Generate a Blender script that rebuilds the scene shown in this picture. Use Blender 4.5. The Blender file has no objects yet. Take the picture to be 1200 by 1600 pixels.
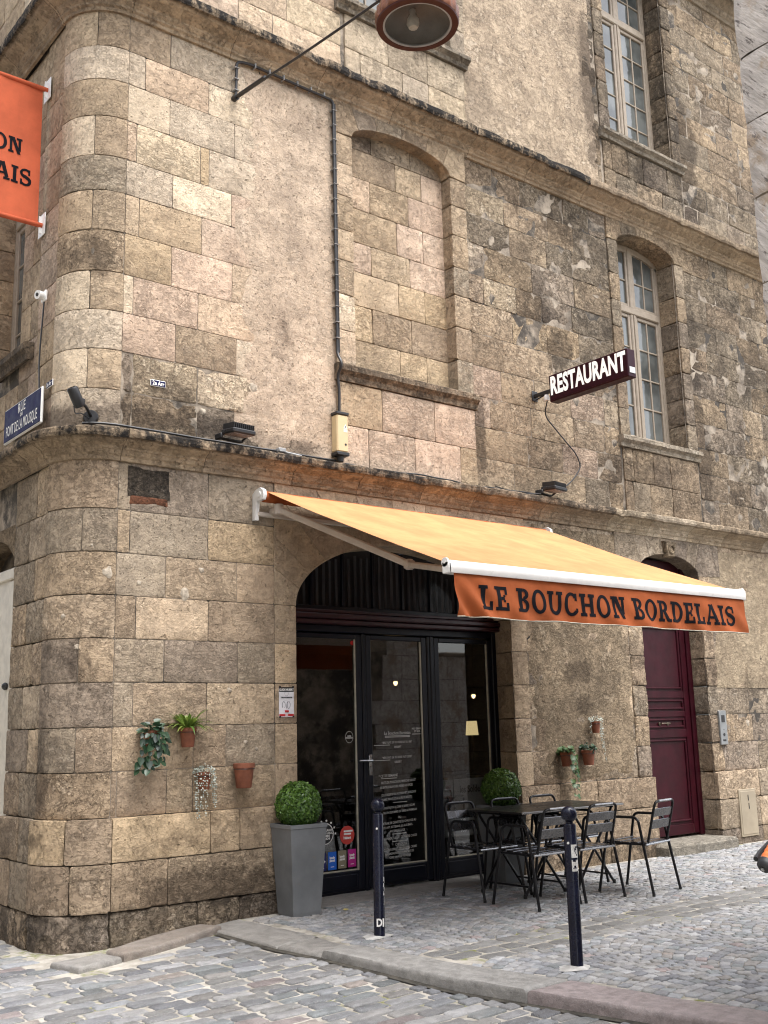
import bpy, bmesh, math, random
from mathutils import Vector, Matrix, noise
random.seed(7)
R_ = math.radians
scene = bpy.context.scene
COL = scene.collection

# ---------------------------------------------------------------- camera, sky, sun, exposure
CAMP = (-3.635951, -8.04, 1.52)
CAMR = ((0.78324326, -0.62123169, -0.02451896), (0.10441476, 0.17031786, -0.97984151), (0.61288461, 0.76489412, 0.19826607))
FOC = 1657.86
cam_d = bpy.data.cameras.new('camera'); cam = bpy.data.objects.new('camera', cam_d); COL.objects.link(cam)
cam_d.sensor_fit = 'HORIZONTAL'; cam_d.sensor_width = 24.0; cam_d.lens = 24.0 * FOC / 1200.0
cam_d.clip_start = 0.05; cam_d.clip_end = 400
_r, _d, _f = (Vector(v) for v in CAMR)
_m = Matrix((( _r.x, -_d.x, -_f.x), (_r.y, -_d.y, -_f.y), (_r.z, -_d.z, -_f.z))).to_4x4()
_m.translation = Vector(CAMP); cam.matrix_world = _m
scene.camera = cam

SUN_TO = Vector((0.08, -0.38, 0.92)).normalized()
world = bpy.data.worlds.new('World'); scene.world = world; world.use_nodes = True
wn = world.node_tree.nodes; wl = world.node_tree.links
bg = wn['Background']
sky = wn.new('ShaderNodeTexSky'); sky.sky_type = 'NISHITA'; sky.sun_disc = False
sky.sun_elevation = math.asin(SUN_TO.z); sky.sun_rotation = math.atan2(SUN_TO.x, SUN_TO.y)
sky.air_density = 1.0; sky.dust_density = 4.0; sky.ozone_density = 1.0
hs = wn.new('ShaderNodeHueSaturation'); hs.inputs['Saturation'].default_value = 0.36
wl.new(sky.outputs[0], hs.inputs['Color']); wl.new(hs.outputs[0], bg.inputs['Color'])
bg.inputs['Strength'].default_value = 0.15
sun_d = bpy.data.lights.new('sun', 'SUN'); sun = bpy.data.objects.new('sun', sun_d); COL.objects.link(sun)
sun_d.energy = 1.25; sun_d.angle = R_(50); sun_d.color = (1.0, 0.98, 0.955)
sun.rotation_euler = SUN_TO.to_track_quat('Z', 'Y').to_euler(); sun.location = (-6, -8, 16)
scene.view_settings.view_transform = 'Standard'; scene.view_settings.look = 'None'
scene.view_settings.gamma = 1.0; scene.view_settings.use_curve_mapping = False
scene.view_settings.exposure = 1.50
scene.render.engine = 'CYCLES'
scene.cycles.filter_width = 1.1; scene.cycles.max_bounces = 8; scene.cycles.transparent_max_bounces = 12
scene.cycles.use_denoising = True; scene.cycles.denoising_prefilter = 'ACCURATE'

def project(p):
    v = Vector(p) - Vector(CAMP)
    x, y, z = v.dot(_r), v.dot(_d), v.dot(_f)
    if z < 0.05: return None
    return 600 + FOC * x / z, 800 + FOC * y / z
def seen_area(pts):
    q = [project(p) for p in pts]
    if any(v is None for v in q): return 0.0
    x0 = max(0, min(v[0] for v in q)); x1 = min(1200, max(v[0] for v in q))
    y0 = max(0, min(v[1] for v in q)); y1 = min(1600, max(v[1] for v in q))
    return (x1 - x0) * (y1 - y0) if x1 > x0 and y1 > y0 else 0.0

# ---------------------------------------------------------------- node helpers
def newmat(name):
    m = bpy.data.materials.new(name); m.use_nodes = True
    return m, m.node_tree.nodes, m.node_tree.links, m.node_tree.nodes['Principled BSDF']
class NT:
    def __init__(s, m): s.n = m.node_tree.nodes; s.l = m.node_tree.links
    def put(s, sock, v):
        if hasattr(v, 'links'): s.l.new(v, sock)
        elif isinstance(v, (tuple, list)) and len(v) == 3 and sock.type == 'RGBA': sock.default_value = (*v, 1)
        else: sock.default_value = v
    def noise(s, vec, scale, detail=4, rough=.55, dist=0.0):
        k = s.n.new('ShaderNodeTexNoise'); s.put(k.inputs['Vector'], vec); k.inputs['Scale'].default_value = scale
        k.inputs['Detail'].default_value = detail; k.inputs['Roughness'].default_value = rough; k.inputs['Distortion'].default_value = dist
        return k.outputs['Fac']
    def voro(s, vec, scale, feature='F1', out='Distance'):
        k = s.n.new('ShaderNodeTexVoronoi'); k.feature = feature; s.put(k.inputs['Vector'], vec); k.inputs['Scale'].default_value = scale
        return k.outputs[out]
    def math(s, op, a, b=0.0, clamp=False):
        k = s.n.new('ShaderNodeMath'); k.operation = op; k.use_clamp = clamp; s.put(k.inputs[0], a); s.put(k.inputs[1], b); return k.outputs[0]
    def rng(s, v, a, b, c=0.0, d=1.0, smooth=True):
        k = s.n.new('ShaderNodeMapRange'); k.interpolation_type = 'SMOOTHSTEP' if smooth else 'LINEAR'
        s.put(k.inputs[0], v); s.put(k.inputs[1], a); s.put(k.inputs[2], b); s.put(k.inputs[3], c); s.put(k.inputs[4], d); return k.outputs[0]
    def mix(s, f, a, b, mode='MIX'):
        k = s.n.new('ShaderNodeMix'); k.data_type = 'RGBA'; k.blend_type = mode
        s.put(k.inputs[0], f); s.put(k.inputs[6], a); s.put(k.inputs[7], b); return k.outputs[2]
    def attr(s, name, kind='GEOMETRY'):
        k = s.n.new('ShaderNodeAttribute'); k.attribute_name = name; k.attribute_type = kind; return k
    def pos(s): return s.n.new('ShaderNodeNewGeometry').outputs['Position']
    def objco(s): return s.n.new('ShaderNodeTexCoord').outputs['Object']
    def vmul(s, v, xyz):
        k = s.n.new('ShaderNodeVectorMath'); k.operation = 'MULTIPLY'; s.put(k.inputs[0], v); s.put(k.inputs[1], xyz); return k.outputs[0]
    def vadd(s, a, b):
        k = s.n.new('ShaderNodeVectorMath'); k.operation = 'ADD'; s.put(k.inputs[0], a); s.put(k.inputs[1], b); return k.outputs[0]
    def vscale(s, v, f):
        k = s.n.new('ShaderNodeVectorMath'); k.operation = 'SCALE'; s.put(k.inputs[0], v); s.put(k.inputs['Scale'], f); return k.outputs[0]
    def bump(s, h, strength=.5, dist=.01, normal=None):
        k = s.n.new('ShaderNodeBump'); k.inputs['Strength'].default_value = strength; k.inputs['Distance'].default_value = dist
        s.put(k.inputs['Height'], h)
        if normal is not None: s.l.new(normal, k.inputs['Normal'])
        return k.outputs[0]

def plain(name, col, rough=.5, metal=0.0, var=.12, scale=8.0, bump=0.0, bscale=60.0, spec=.5, coat=0.0, wear=None):
    """painted / cast / turned surfaces: base colour with soft grain, optional fine relief and worn spots"""
    m, n, l, b = newmat(name); t = NT(m); p = t.objco()
    f = t.noise(p, scale, 6, .6)
    lo = tuple(c * (1 - var) for c in col); hi = tuple(min(1, c * (1 + var)) for c in col)
    c = t.mix(t.rng(f, .3, .7), lo, hi)
    if wear: c = t.mix(t.rng(t.noise(p, wear[1], 8, .7), wear[2], wear[2] + .06), c, wear[0])
    l.new(c, b.inputs['Base Color'])
    l.new(t.rng(t.noise(p, scale * 2.3, 5), .3, .7, max(.02, rough - .08), min(1, rough + .08)), b.inputs['Roughness'])
    b.inputs['Metallic'].default_value = metal; b.inputs['Specular IOR Level'].default_value = spec
    b.inputs['Coat Weight'].default_value = coat
    if bump: l.new(t.bump(t.noise(p, bscale, 6, .6), bump, .004), b.inputs['Normal'])
    return m

def stone_material(name, mass=1.0, bumpk=1.0):
    m, n, l, b = newmat(name); t = NT(m)
    P = t.pos(); rnd = t.attr('rnd').outputs['Fac']; wear = t.attr('wear').outputs['Fac']; soot = t.attr('soot').outputs['Fac']; tint = t.attr('tint').outputs['Color']
    off = n.new('ShaderNodeCombineXYZ')
    for i, k in enumerate((37.0, 71.0, 19.0)): t.put(off.inputs[i], t.math('MULTIPLY', rnd, k))
    r3 = t.math('FRACT', t.math('MULTIPLY', rnd, 13.7)); r7 = t.math('FRACT', t.math('MULTIPLY', rnd, 41.3))
    p = t.vscale(t.vadd(P, off.outputs[0]), t.rng(r3, 0, 1, .72, 1.5, False))
    big = t.noise(p, 2.2, 8, .66)
    bed = t.noise(t.vmul(p, (1, 1, 2.4)), 6.0, 9, .72, .8)
    mid = t.noise(p, 15, 8, .74)
    fine = t.noise(p, 48, 6, .75)
    pit = t.rng(t.noise(p, 30, 5, .62), .60, .68)
    hole = t.rng(t.noise(p, 11, 4, .55), .63, .70)
    flake = None
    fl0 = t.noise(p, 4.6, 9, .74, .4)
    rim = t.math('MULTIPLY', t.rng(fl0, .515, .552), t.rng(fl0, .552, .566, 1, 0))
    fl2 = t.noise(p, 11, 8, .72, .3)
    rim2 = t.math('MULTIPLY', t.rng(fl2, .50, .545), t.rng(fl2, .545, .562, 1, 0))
    cloud = t.noise(P, .85, 9, .70, .5)
    cloud2 = t.noise(t.vadd(P, (7, 3, 5)), 1.9, 9, .70, .6)
    streak = t.noise(t.vmul(P, (5.5, 5.5, .8)), 1.7, 8, .66)
    mul = lambda a, k: t.mix(1, a, k, 'MULTIPLY')
    c = t.mix(t.rng(big, .26, .74), mul(tint, (.70, .68, .66)), mul(tint, (1.20, 1.17, 1.12)))
    c = t.mix(t.math('MULTIPLY', t.rng(cloud2, .46, .62), .50), c, mul(tint, (.70, .66, .62)))
    c = t.mix(t.math('MULTIPLY', t.rng(mid, .40, .72), .60), c, mul(tint, (1.34, 1.29, 1.18)))
    c = t.mix(t.math('MULTIPLY', t.rng(bed, .48, .66), t.rng(wear, 0, 1, .30, .62)), c, mul(tint, (.52, .49, .46)))
    flake = t.rng(fl0, .560, .585)
    pale = t.math('MULTIPLY', flake, t.rng(wear, .12, .9, .14, .66))
    c = t.mix(pale, c, mul(tint, (1.36, 1.37, 1.38)))
    c = t.mix(t.math('MULTIPLY', rim, t.rng(wear, .1, .8, .10, .75)), c, mul(tint, (.30, .27, .24)))  # dark flake edges in the colour stand in for weak relief shading
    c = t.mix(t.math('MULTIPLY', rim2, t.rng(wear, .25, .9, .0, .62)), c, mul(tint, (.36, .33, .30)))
    c = t.mix(t.math('MULTIPLY', t.rng(fl2, .565, .60), t.rng(wear, .3, .9, .0, .50)), c, mul(tint, (1.42, 1.38, 1.28)))
    grime = t.math('MULTIPLY', t.rng(t.math('ADD', t.math('MULTIPLY', cloud, .8), t.math('MULTIPLY', mid, .2)), .48, .60), t.rng(wear, .1, 1.0, .14, .80))
    c = t.mix(grime, c, mul(tint, (.34, .32, .31)))
    stain = t.attr('stain').outputs['Fac']
    st_m = t.rng(t.math('ADD', stain, t.math('ADD', t.math('MULTIPLY', t.math('SUBTRACT', cloud2, .5), 1.5), t.math('MULTIPLY', t.math('SUBTRACT', mid, .5), .8))), .42, .78)
    c = t.mix(t.math('MULTIPLY', st_m, t.rng(stain, .02, .3, 0, .80)), c, mul(tint, (.27, .25, .24)))
    soot_m = t.math('MULTIPLY', t.rng(t.math('ADD', t.math('MULTIPLY', streak, .28), t.math('ADD', t.math('MULTIPLY', mid, .40), t.math('MULTIPLY', big, .32))), .40, .54), soot)
    c = t.mix(t.math('MULTIPLY', soot_m, .97), c, (.026, .023, .021))
    c = t.mix(t.math('MULTIPLY', pit, t.rng(wear, 0, 1, .35, .75)), c, (.06, .048, .036))
    c = t.mix(t.math('MULTIPLY', t.rng(fine, .40, .68), .38), c, mul(c, (1.5, 1.47, 1.42)))
    c = t.mix(t.math('MULTIPLY', t.rng(fine, .50, .30), .30), c, mul(c, (.62, .60, .58)))
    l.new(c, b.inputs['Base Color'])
    b.inputs['Roughness'].default_value = .92; b.inputs['Specular IOR Level'].default_value = .22
    wk = t.math('MULTIPLY', t.rng(wear, 0, 1, .26, 1.7, False), t.rng(r7, 0, 1, .45, 1.25, False))
    h = t.math('ADD', t.math('MULTIPLY', bed, 1.1), t.math('MULTIPLY', mid, .75))
    h = t.math('SUBTRACT', h, t.math('MULTIPLY', flake, .30)); h = t.math('SUBTRACT', h, t.math('MULTIPLY', rim2, .20))
    h = t.math('SUBTRACT', h, t.math('MULTIPLY', hole, .55))
    h = t.math('MULTIPLY', h, wk)
    h = t.math('ADD', h, t.math('MULTIPLY', fine, .30))
    h = t.math('SUBTRACT', h, t.math('MULTIPLY', pit, .35))
    l.new(t.bump(h, 1.0 * bumpk, .034), b.inputs['Normal'])
    return m
STONE = stone_material('limestone')

def mortar_material():
    m, n, l, b = newmat('mortar'); t = NT(m); P = t.pos()
    c = t.mix(t.rng(t.noise(P, 3, 8, .7), .35, .65), (.13, .105, .08), (.38, .32, .25))
    c = t.mix(t.rng(t.noise(P, 1.4, 8, .7), .46, .58), c, (.05, .042, .034))
    l.new(c, b.inputs['Base Color']); b.inputs['Roughness'].default_value = .95
    l.new(t.bump(t.noise(P, 60, 5), .6, .006), b.inputs['Normal']); return m
MORTAR = mortar_material()

def sett_material(name, mode, lo=(.75, .75, .75), hi=(1.2, 1.2, 1.2)):
    m, n, l, b = newmat(name); t = NT(m); P = t.pos()
    tint = t.attr('tint', mode).outputs['Color']
    c = t.mix(t.rng(t.noise(P, 16, 7, .65), .3, .7), t.mix(1, tint, lo, 'MULTIPLY'), t.mix(1, tint, hi, 'MULTIPLY'))
    c = t.mix(t.math('MULTIPLY', t.rng(t.noise(P, 130, 4, .7), .48, .72), .38), c, (.44, .43, .42)); c = t.mix(t.math('MULTIPLY', t.rng(t.noise(P, 95, 4, .7), .52, .40), .0), c, (.05, .05, .05)); c = t.mix(t.math('MULTIPLY', t.rng(t.noise(P, 60, 5, .7), .56, .70), .45), c, (.06, .06, .058))
    c = t.mix(t.math('MULTIPLY', t.rng(t.noise(P, 1.3, 8, .7), .5, .7), .30), c, (.36, .345, .325))
    l.new(c, b.inputs['Base Color'])
    l.new(t.rng(t.noise(P, 8, 5), .3, .7, .50, .8), b.inputs['Roughness']); b.inputs['Specular IOR Level'].default_value = .45
    h = t.math('ADD', t.math('MULTIPLY', t.noise(P, 30, 6, .65), 1.0), t.math('MULTIPLY', t.noise(P, 140, 4), .25))
    l.new(t.bump(h, .55, .012), b.inputs['Normal']); return m
SETT_O = sett_material('granite_sett', 'OBJECT'); SETT_M = sett_material('granite_sett_mass', 'GEOMETRY')

def bed_material():
    m, n, l, b = newmat('sandy_joint'); t = NT(m); P = t.pos()
    c = t.mix(t.rng(t.noise(P, 5, 8, .7), .3, .7), (.20, .185, .155), (.46, .43, .38))
    moss = t.math('MULTIPLY', t.rng(t.noise(P, 1.6, 6, .65), .53, .62), t.rng(t.noise(P, 22, 5), .42, .6))
    c = t.mix(moss, c, (.16, .17, .05))
    l.new(c, b.inputs['Base Color']); b.inputs['Roughness'].default_value = .95
    l.new(t.bump(t.noise(P, 90, 5), .8, .006), b.inputs['Normal']); return m
BED = bed_material()

def glass_material(name, tintc=(.75, .78, .78), rough=.02, refl=1.0, ior=1.75):
    m, n, l, b = newmat(name); t = NT(m); n.remove(b); out = n['Material Output']
    gl = n.new('ShaderNodeBsdfGlossy'); gl.inputs['Roughness'].default_value = rough; gl.inputs['Color'].default_value = (refl, refl, refl, 1)
    tr = n.new('ShaderNodeBsdfTransparent'); tr.inputs['Color'].default_value = (*tintc, 1)
    fr = n.new('ShaderNodeFresnel'); bf = n.new('ShaderNodeNewGeometry').outputs['Backfacing']; l.new(t.rng(bf, 0, 1, ior, 1 / ior, False), fr.inputs['IOR'])
    l.new(t.bump(t.noise(t.pos(), 1.7, 2), .03, .02), gl.inputs['Normal'])
    mx = n.new('ShaderNodeMixShader'); l.new(fr.outputs[0], mx.inputs[0]); l.new(tr.outputs[0], mx.inputs[1]); l.new(gl.outputs[0], mx.inputs[2])
    l.new(mx.outputs[0], out.inputs[0]); return m
GLASS = glass_material('clear_glass', (.62, .64, .66))

def fabric(name, col, trans=.3, fine=1.0):
    m, n, l, b = newmat(name); t = NT(m); out = n['Material Output']; p = t.objco()
    c = t.mix(t.rng(t.noise(p, 3.0, 7, .65), .3, .7), tuple(k * .82 for k in col), tuple(min(1, k * 1.10) for k in col))
    c = t.mix(t.math('MULTIPLY', t.rng(t.noise(t.vmul(p, (6, 6, 1)), 2.0, 6, .7), .55, .75), .25), c, tuple(k * .62 for k in col))
    l.new(c, b.inputs['Base Color']); b.inputs['Roughness'].default_value = .85; b.inputs['Specular IOR Level'].default_value = .2
    l.new(t.bump(t.noise(p, 300, 2), .12 * fine, .002), b.inputs['Normal'])
    tl = n.new('ShaderNodeBsdfTranslucent'); l.new(c, tl.inputs['Color'])
    mx = n.new('ShaderNodeMixShader'); mx.inputs[0].default_value = trans
    l.new(b.outputs[0], mx.inputs[1]); l.new(tl.outputs[0], mx.inputs[2]); l.new(mx.outputs[0], out.inputs[0]); return m

def leaf_material(name, a, bcol, trans=.25, rough=.45):
    m, n, l, b = newmat(name); t = NT(m); out = n['Material Output']
    f = t.attr('rnd').outputs['Fac']
    c = t.mix(f, a, bcol); l.new(c, b.inputs['Base Color']); b.inputs['Roughness'].default_value = rough
    tl = n.new('ShaderNodeBsdfTranslucent'); l.new(c, tl.inputs['Color'])
    mx = n.new('ShaderNodeMixShader'); mx.inputs[0].default_value = trans
    l.new(b.outputs[0], mx.inputs[1]); l.new(tl.outputs[0], mx.inputs[2]); l.new(mx.outputs[0], out.inputs[0]); return m

def emitter(name, col, s):
    m, n, l, b = newmat(name); b.inputs['Base Color'].default_value = (*col, 1)
    b.inputs['Emission Color'].default_value = (*col, 1); b.inputs['Emission Strength'].default_value = s; return m

# ---------------------------------------------------------------- mesh builder
class MB:
    def __init__(s): s.v = []; s.f = []; s.sm = []; s.at = {}
    def add(s, vs, fs, smooth=False, M=None, **at):
        o = len(s.v)
        s.v += [tuple(M @ Vector(p)) if M is not None else tuple(p) for p in vs]
        s.f += [tuple(i + o for i in f) for f in fs]; s.sm += [smooth] * len(fs)
        for k, v in at.items():
            L = s.at.setdefault(k, []); L += [None] * (o - len(L)); L += [v] * len(vs)
        return s
    def box(s, x0, x1, y0, y1, z0, z1, bev=0.0, M=None, **at):
        if x1 < x0: x0, x1 = x1, x0
        if y1 < y0: y0, y1 = y1, y0
        if z1 < z0: z0, z1 = z1, z0
        b = min(bev, (x1 - x0) * .45, (y1 - y0) * .45, (z1 - z0) * .45)
        if b <= 0:
            vs = [(x, y, z) for z in (z0, z1) for y in (y0, y1) for x in (x0, x1)]
            fs = [(0, 2, 3, 1), (4, 5, 7, 6), (0, 1, 5, 4), (2, 6, 7, 3), (0, 4, 6, 2), (1, 3, 7, 5)]
            return s.add(vs, fs, False, M, **at)
        vs = []; idx = {}
        def V(p):
            k = tuple(round(c, 6) for c in p)
            if k not in idx: idx[k] = len(vs); vs.append(p)
            return idx[k]
        fs = []
        X, Y, Z = (x0, x1), (y0, y1), (z0, z1)
        I = lambda a, k: a[0] + b if k == 0 else a[1] - b
        for sx in (0, 1): fs.append([V((X[sx], I(Y, 0), I(Z, 0))), V((X[sx], I(Y, 1), I(Z, 0))), V((X[sx], I(Y, 1), I(Z, 1))), V((X[sx], I(Y, 0), I(Z, 1)))][::1 if sx else -1])
        for sy in (0, 1): fs.append([V((I(X, 0), Y[sy], I(Z, 0))), V((I(X, 1), Y[sy], I(Z, 0))), V((I(X, 1), Y[sy], I(Z, 1))), V((I(X, 0), Y[sy], I(Z, 1)))][::-1 if sy else 1])
        for sz in (0, 1): fs.append([V((I(X, 0), I(Y, 0), Z[sz])), V((I(X, 1), I(Y, 0), Z[sz])), V((I(X, 1), I(Y, 1), Z[sz])), V((I(X, 0), I(Y, 1), Z[sz]))][::1 if sz else -1])
        for sy in (0, 1):
            for sz in (0, 1):
                q = [V((I(X, 0), Y[sy], I(Z, sz))), V((I(X, 1), Y[sy], I(Z, sz))), V((I(X, 1), I(Y, sy), Z[sz])), V((I(X, 0), I(Y, sy), Z[sz]))]
                fs.append(q if (sy == 0) == (sz == 1) else q[::-1])
        for sx in (0, 1):
            for sz in (0, 1):
                q = [V((X[sx], I(Y, 0), I(Z, sz))), V((X[sx], I(Y, 1), I(Z, sz))), V((I(X, sx), I(Y, 1), Z[sz])), V((I(X, sx), I(Y, 0), Z[sz]))]
                fs.append(q if (sx == 1) == (sz == 1) else q[::-1])
            for sy in (0, 1):
                q = [V((X[sx], I(Y, sy), I(Z, 0))), V((X[sx], I(Y, sy), I(Z, 1))), V((I(X, sx), Y[sy], I(Z, 1))), V((I(X, sx), Y[sy], I(Z, 0)))]
                fs.append(q if (sx == 0) == (sy == 1) else q[::-1])
        for sx in (0, 1):
            for sy in (0, 1):
                for sz in (0, 1):
                    q = [V((X[sx], I(Y, sy), I(Z, sz))), V((I(X, sx), Y[sy], I(Z, sz))), V((I(X, sx), I(Y, sy), Z[sz]))]
                    fs.append(q if (sx + sy + sz) % 2 == 1 else q[::-1])
        return s.add(vs, fs, False, M, **at)
    def tube(s, pts, r, seg=8, closed=False, caps=True, M=None, **at):
        pts = [Vector(p) for p in pts]; n = len(pts); vs = []; fs = []
        rr = r if isinstance(r, (list, tuple)) else [r] * n
        prev = None
        for i, p in enumerate(pts):
            if closed: t = (pts[(i + 1) % n] - pts[i - 1])
            else: t = pts[min(i + 1, n - 1)] - pts[max(i - 1, 0)]
            t.normalize()
            if prev is None:
                a = Vector((0, 0, 1)) if abs(t.z) < .9 else Vector((1, 0, 0)); u = t.cross(a).normalized()
            else:
                u = (prev - t * prev.dot(t))
                u = u.normalized() if u.length > 1e-6 else t.cross(Vector((0, 0, 1))).normalized()
            prev = u; w = t.cross(u)
            for k in range(seg):
                a = 2 * math.pi * k / seg; vs.append(p + (u * math.cos(a) + w * math.sin(a)) * rr[i])
        for i in range(n if closed else n - 1):
            j = (i + 1) % n
            for k in range(seg):
                k2 = (k + 1) % seg; fs.append((i * seg + k, i * seg + k2, j * seg + k2, j * seg + k))
        s.add(vs, fs, True, M, **at)
        if caps and not closed:
            s.add(vs[:seg], [tuple(range(seg))[::-1]], False, M, **at); s.add(vs[-seg:], [tuple(range(seg))], False, M, **at)
        return s
    def lathe(s, prof, seg=24, M=None, smooth=True, **at):
        vs = []; fs = []
        for (r, z) in prof:
            for k in range(seg):
                a = 2 * math.pi * k / seg; vs.append((r * math.cos(a), r * math.sin(a), z))
        for i in range(len(prof) - 1):
            for k in range(seg):
                k2 = (k + 1) % seg; fs.append((i * seg + k, i * seg + k2, (i + 1) * seg + k2, (i + 1) * seg + k))
        return s.add(vs, fs, smooth, M, **at)
    def prism(s, poly, y0, y1, M=None, bev=0.0, **at):
        """polygon in x,z (counter-clockwise seen from -Y) pushed from y0 (front) to y1 (back)"""
        n = len(poly); vs = []; fs = []
        cx = sum(p[0] for p in poly) / n; cz = sum(p[1] for p in poly) / n
        def ins(p): 
            d = Vector((cx - p[0], cz - p[1])); L = max(d.length, 1e-6); return p[0] + d.x / L * bev, p[1] + d.y / L * bev
        rings = []
        if bev: rings.append([(ins(p)[0], y0, ins(p)[1]) for p in poly]); rings.append([(p[0], y0 + bev, p[1]) for p in poly])
        else: rings.append([(p[0], y0, p[1]) for p in poly])
        rings.append([(p[0], y1, p[1]) for p in poly])
        for r in rings: vs += r
        fs.append(tuple(range(n)))
        for i in range(len(rings) - 1):
            for k in range(n):
                k2 = (k + 1) % n; fs.append((i * n + k2, i * n + k, (i + 1) * n + k, (i + 1) * n + k2))
        fs.append(tuple(range((len(rings) - 1) * n, len(rings) * n))[::-1])
        return s.add(vs, fs, False, M, **at)
    def build(s, name, mat, parent=None, loc=None, sharp=40):
        me = bpy.data.meshes.new(name); me.from_pydata(s.v, [], s.f); me.materials.append(mat)
        me.polygons.foreach_set('use_smooth', s.sm if s.sm else [])
        for k, L in s.at.items():
            L = L + [None] * (len(s.v) - len(L))
            if k == 'tint':
                a = me.attributes.new('tint', 'FLOAT_COLOR', 'POINT'); flat = []
                for v in L: v = v or (.3, .3, .3); flat += [v[0], v[1], v[2], 1.0]
                a.data.foreach_set('color', flat)
            else:
                a = me.attributes.new(k, 'FLOAT', 'POINT'); a.data.foreach_set('value', [0.0 if v is None else v for v in L])
        if any(s.sm) and sharp: me.set_sharp_from_angle(angle=R_(sharp))
        me.update()
        o = bpy.data.objects.new(name, me); COL.objects.link(o)
        if parent is not None: o.parent = parent
        if loc is not None: o.location = loc
        return o

def tag(o, label=None, cat=None, group=None, kind=None):
    if label: o['label'] = label
    if cat: o['category'] = cat
    if group: o['group'] = group
    if kind: o['kind'] = kind
    return o
def thing(name, label, cat, loc=(0, 0, 0), rz=0.0, group=None):
    o = bpy.data.objects.new(name, None); COL.objects.link(o); o.location = loc; o.rotation_euler = (0, 0, rz)
    o.empty_display_size = .1
    return tag(o, label, cat, group)
def copy_tree(o, parent=None):
    c = o.copy(); COL.objects.link(c)
    if parent is not None: c.parent = parent
    for ch in o.children: copy_tree(ch, c)
    return c
def TR(x=0, y=0, z=0, rz=0.0, rx=0.0, ry=0.0, s=1.0):
    return Matrix.Translation((x, y, z)) @ Matrix.Rotation(rz, 4, 'Z') @ Matrix.Rotation(ry, 4, 'Y') @ Matrix.Rotation(rx, 4, 'X') @ Matrix.Scale(s, 4)
def arcpts(c, r, a0, a1, n, plane='xz', k=0.0):
    out = []
    for i in range(n + 1):
        a = R_(a0 + (a1 - a0) * i / n); u, w = r * math.cos(a), r * math.sin(a)
        out.append((c[0] + u, k, c[1] + w) if plane == 'xz' else ((k, c[0] + u, c[1] + w) if plane == 'yz' else (c[0] + u, c[1] + w, k)))
    return out
def round_path(pts, rad, n=5):
    """polyline with its inner corners rounded"""
    pts = [Vector(p) for p in pts]; out = [pts[0]]
    for i in range(1, len(pts) - 1):
        a, b, c = pts[i - 1], pts[i], pts[i + 1]; d1 = (a - b); d2 = (c - b); r = min(rad, d1.length * .45, d2.length * .45)
        p1 = b + d1.normalized() * r; p2 = b + d2.normalized() * r
        for k in range(n + 1):
            t = k / n; out.append((1 - t) ** 2 * p1 + 2 * t * (1 - t) * b + t * t * p2)
    out.append(pts[-1]); return out

# lettering: the built-in font turned to a flat mesh
def text_mesh(name, body, size, mat, parent, M, align='CENTER', bold=0.0, sx=1.0, depth=0.0, spacing=1.0, line=1.0):
    cu = bpy.data.curves.new('lettering', 'FONT'); cu.body = body; cu.size = size; cu.align_x = align; cu.align_y = 'CENTER'
    cu.offset = bold; cu.extrude = depth; cu.space_character = spacing; cu.space_line = line; cu.resolution_u = 3
    ob = bpy.data.objects.new('lettering', cu); COL.objects.link(ob)
    dg = bpy.context.evaluated_depsgraph_get(); me = bpy.data.meshes.new_from_object(ob.evaluated_get(dg))
    bpy.data.objects.remove(ob); bpy.data.curves.remove(cu)
    me.name = name; me.materials.clear(); me.materials.append(mat)
    for v in me.vertices: v.co = M @ Vector((v.co.x * sx, v.co.y, v.co.z))
    o = bpy.data.objects.new(name, me); COL.objects.link(o); o.parent = parent; return o
FRONT = Matrix(((1, 0, 0, 0), (0, 0, -1, 0), (0, 1, 0, 0), (0, 0, 0, 1)))       # text plane x,y -> facade x,z facing -Y

# slab-serif capitals as strokes in a unit-high cell; returns list of (quads) and the advance
def _strip(pts, w, n=1):
    """ribbon along pts with width w (number or per-point) in 2D"""
    q = []; P = [Vector(p) for p in pts]; W = w if isinstance(w, list) else [w] * len(P); L = []; Rr = []
    for i, p in enumerate(P):
        t = (P[min(i + 1, len(P) - 1)] - P[max(i - 1, 0)]).normalized(); nn = Vector((-t.y, t.x)) * W[i] / 2
        L.append(p + nn); Rr.append(p - nn)
    for i in range(len(P) - 1): q.append((Rr[i], Rr[i + 1], L[i + 1], L[i]))
    return q
def _rect(x0, x1, y0, y1, n=4):
    q = []
    nx = max(1, int((x1 - x0) / .2)); ny = max(1, int((y1 - y0) / .2))
    for i in range(nx):
        for j in range(ny):
            a, b = x0 + (x1 - x0) * i / nx, x0 + (x1 - x0) * (i + 1) / nx; c, d = y0 + (y1 - y0) * j / ny, y0 + (y1 - y0) * (j + 1) / ny
            q.append((Vector((a, c)), Vector((b, c)), Vector((b, d)), Vector((a, d))))
    return q
def _ell(cx, cy, rx, ry, a0, a1, wx, wy, n=16):
    q = []
    for i in range(n):
        a, b = R_(a0 + (a1 - a0) * i / n), R_(a0 + (a1 - a0) * (i + 1) / n)
        o = lambda t: Vector((cx + rx * math.cos(t), cy + ry * math.sin(t))); k = lambda t: Vector((cx + (rx - wx) * math.cos(t), cy + (ry - wy) * math.sin(t)))
        q.append((k(a), o(a), o(b), k(b)))
    return q
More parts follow.
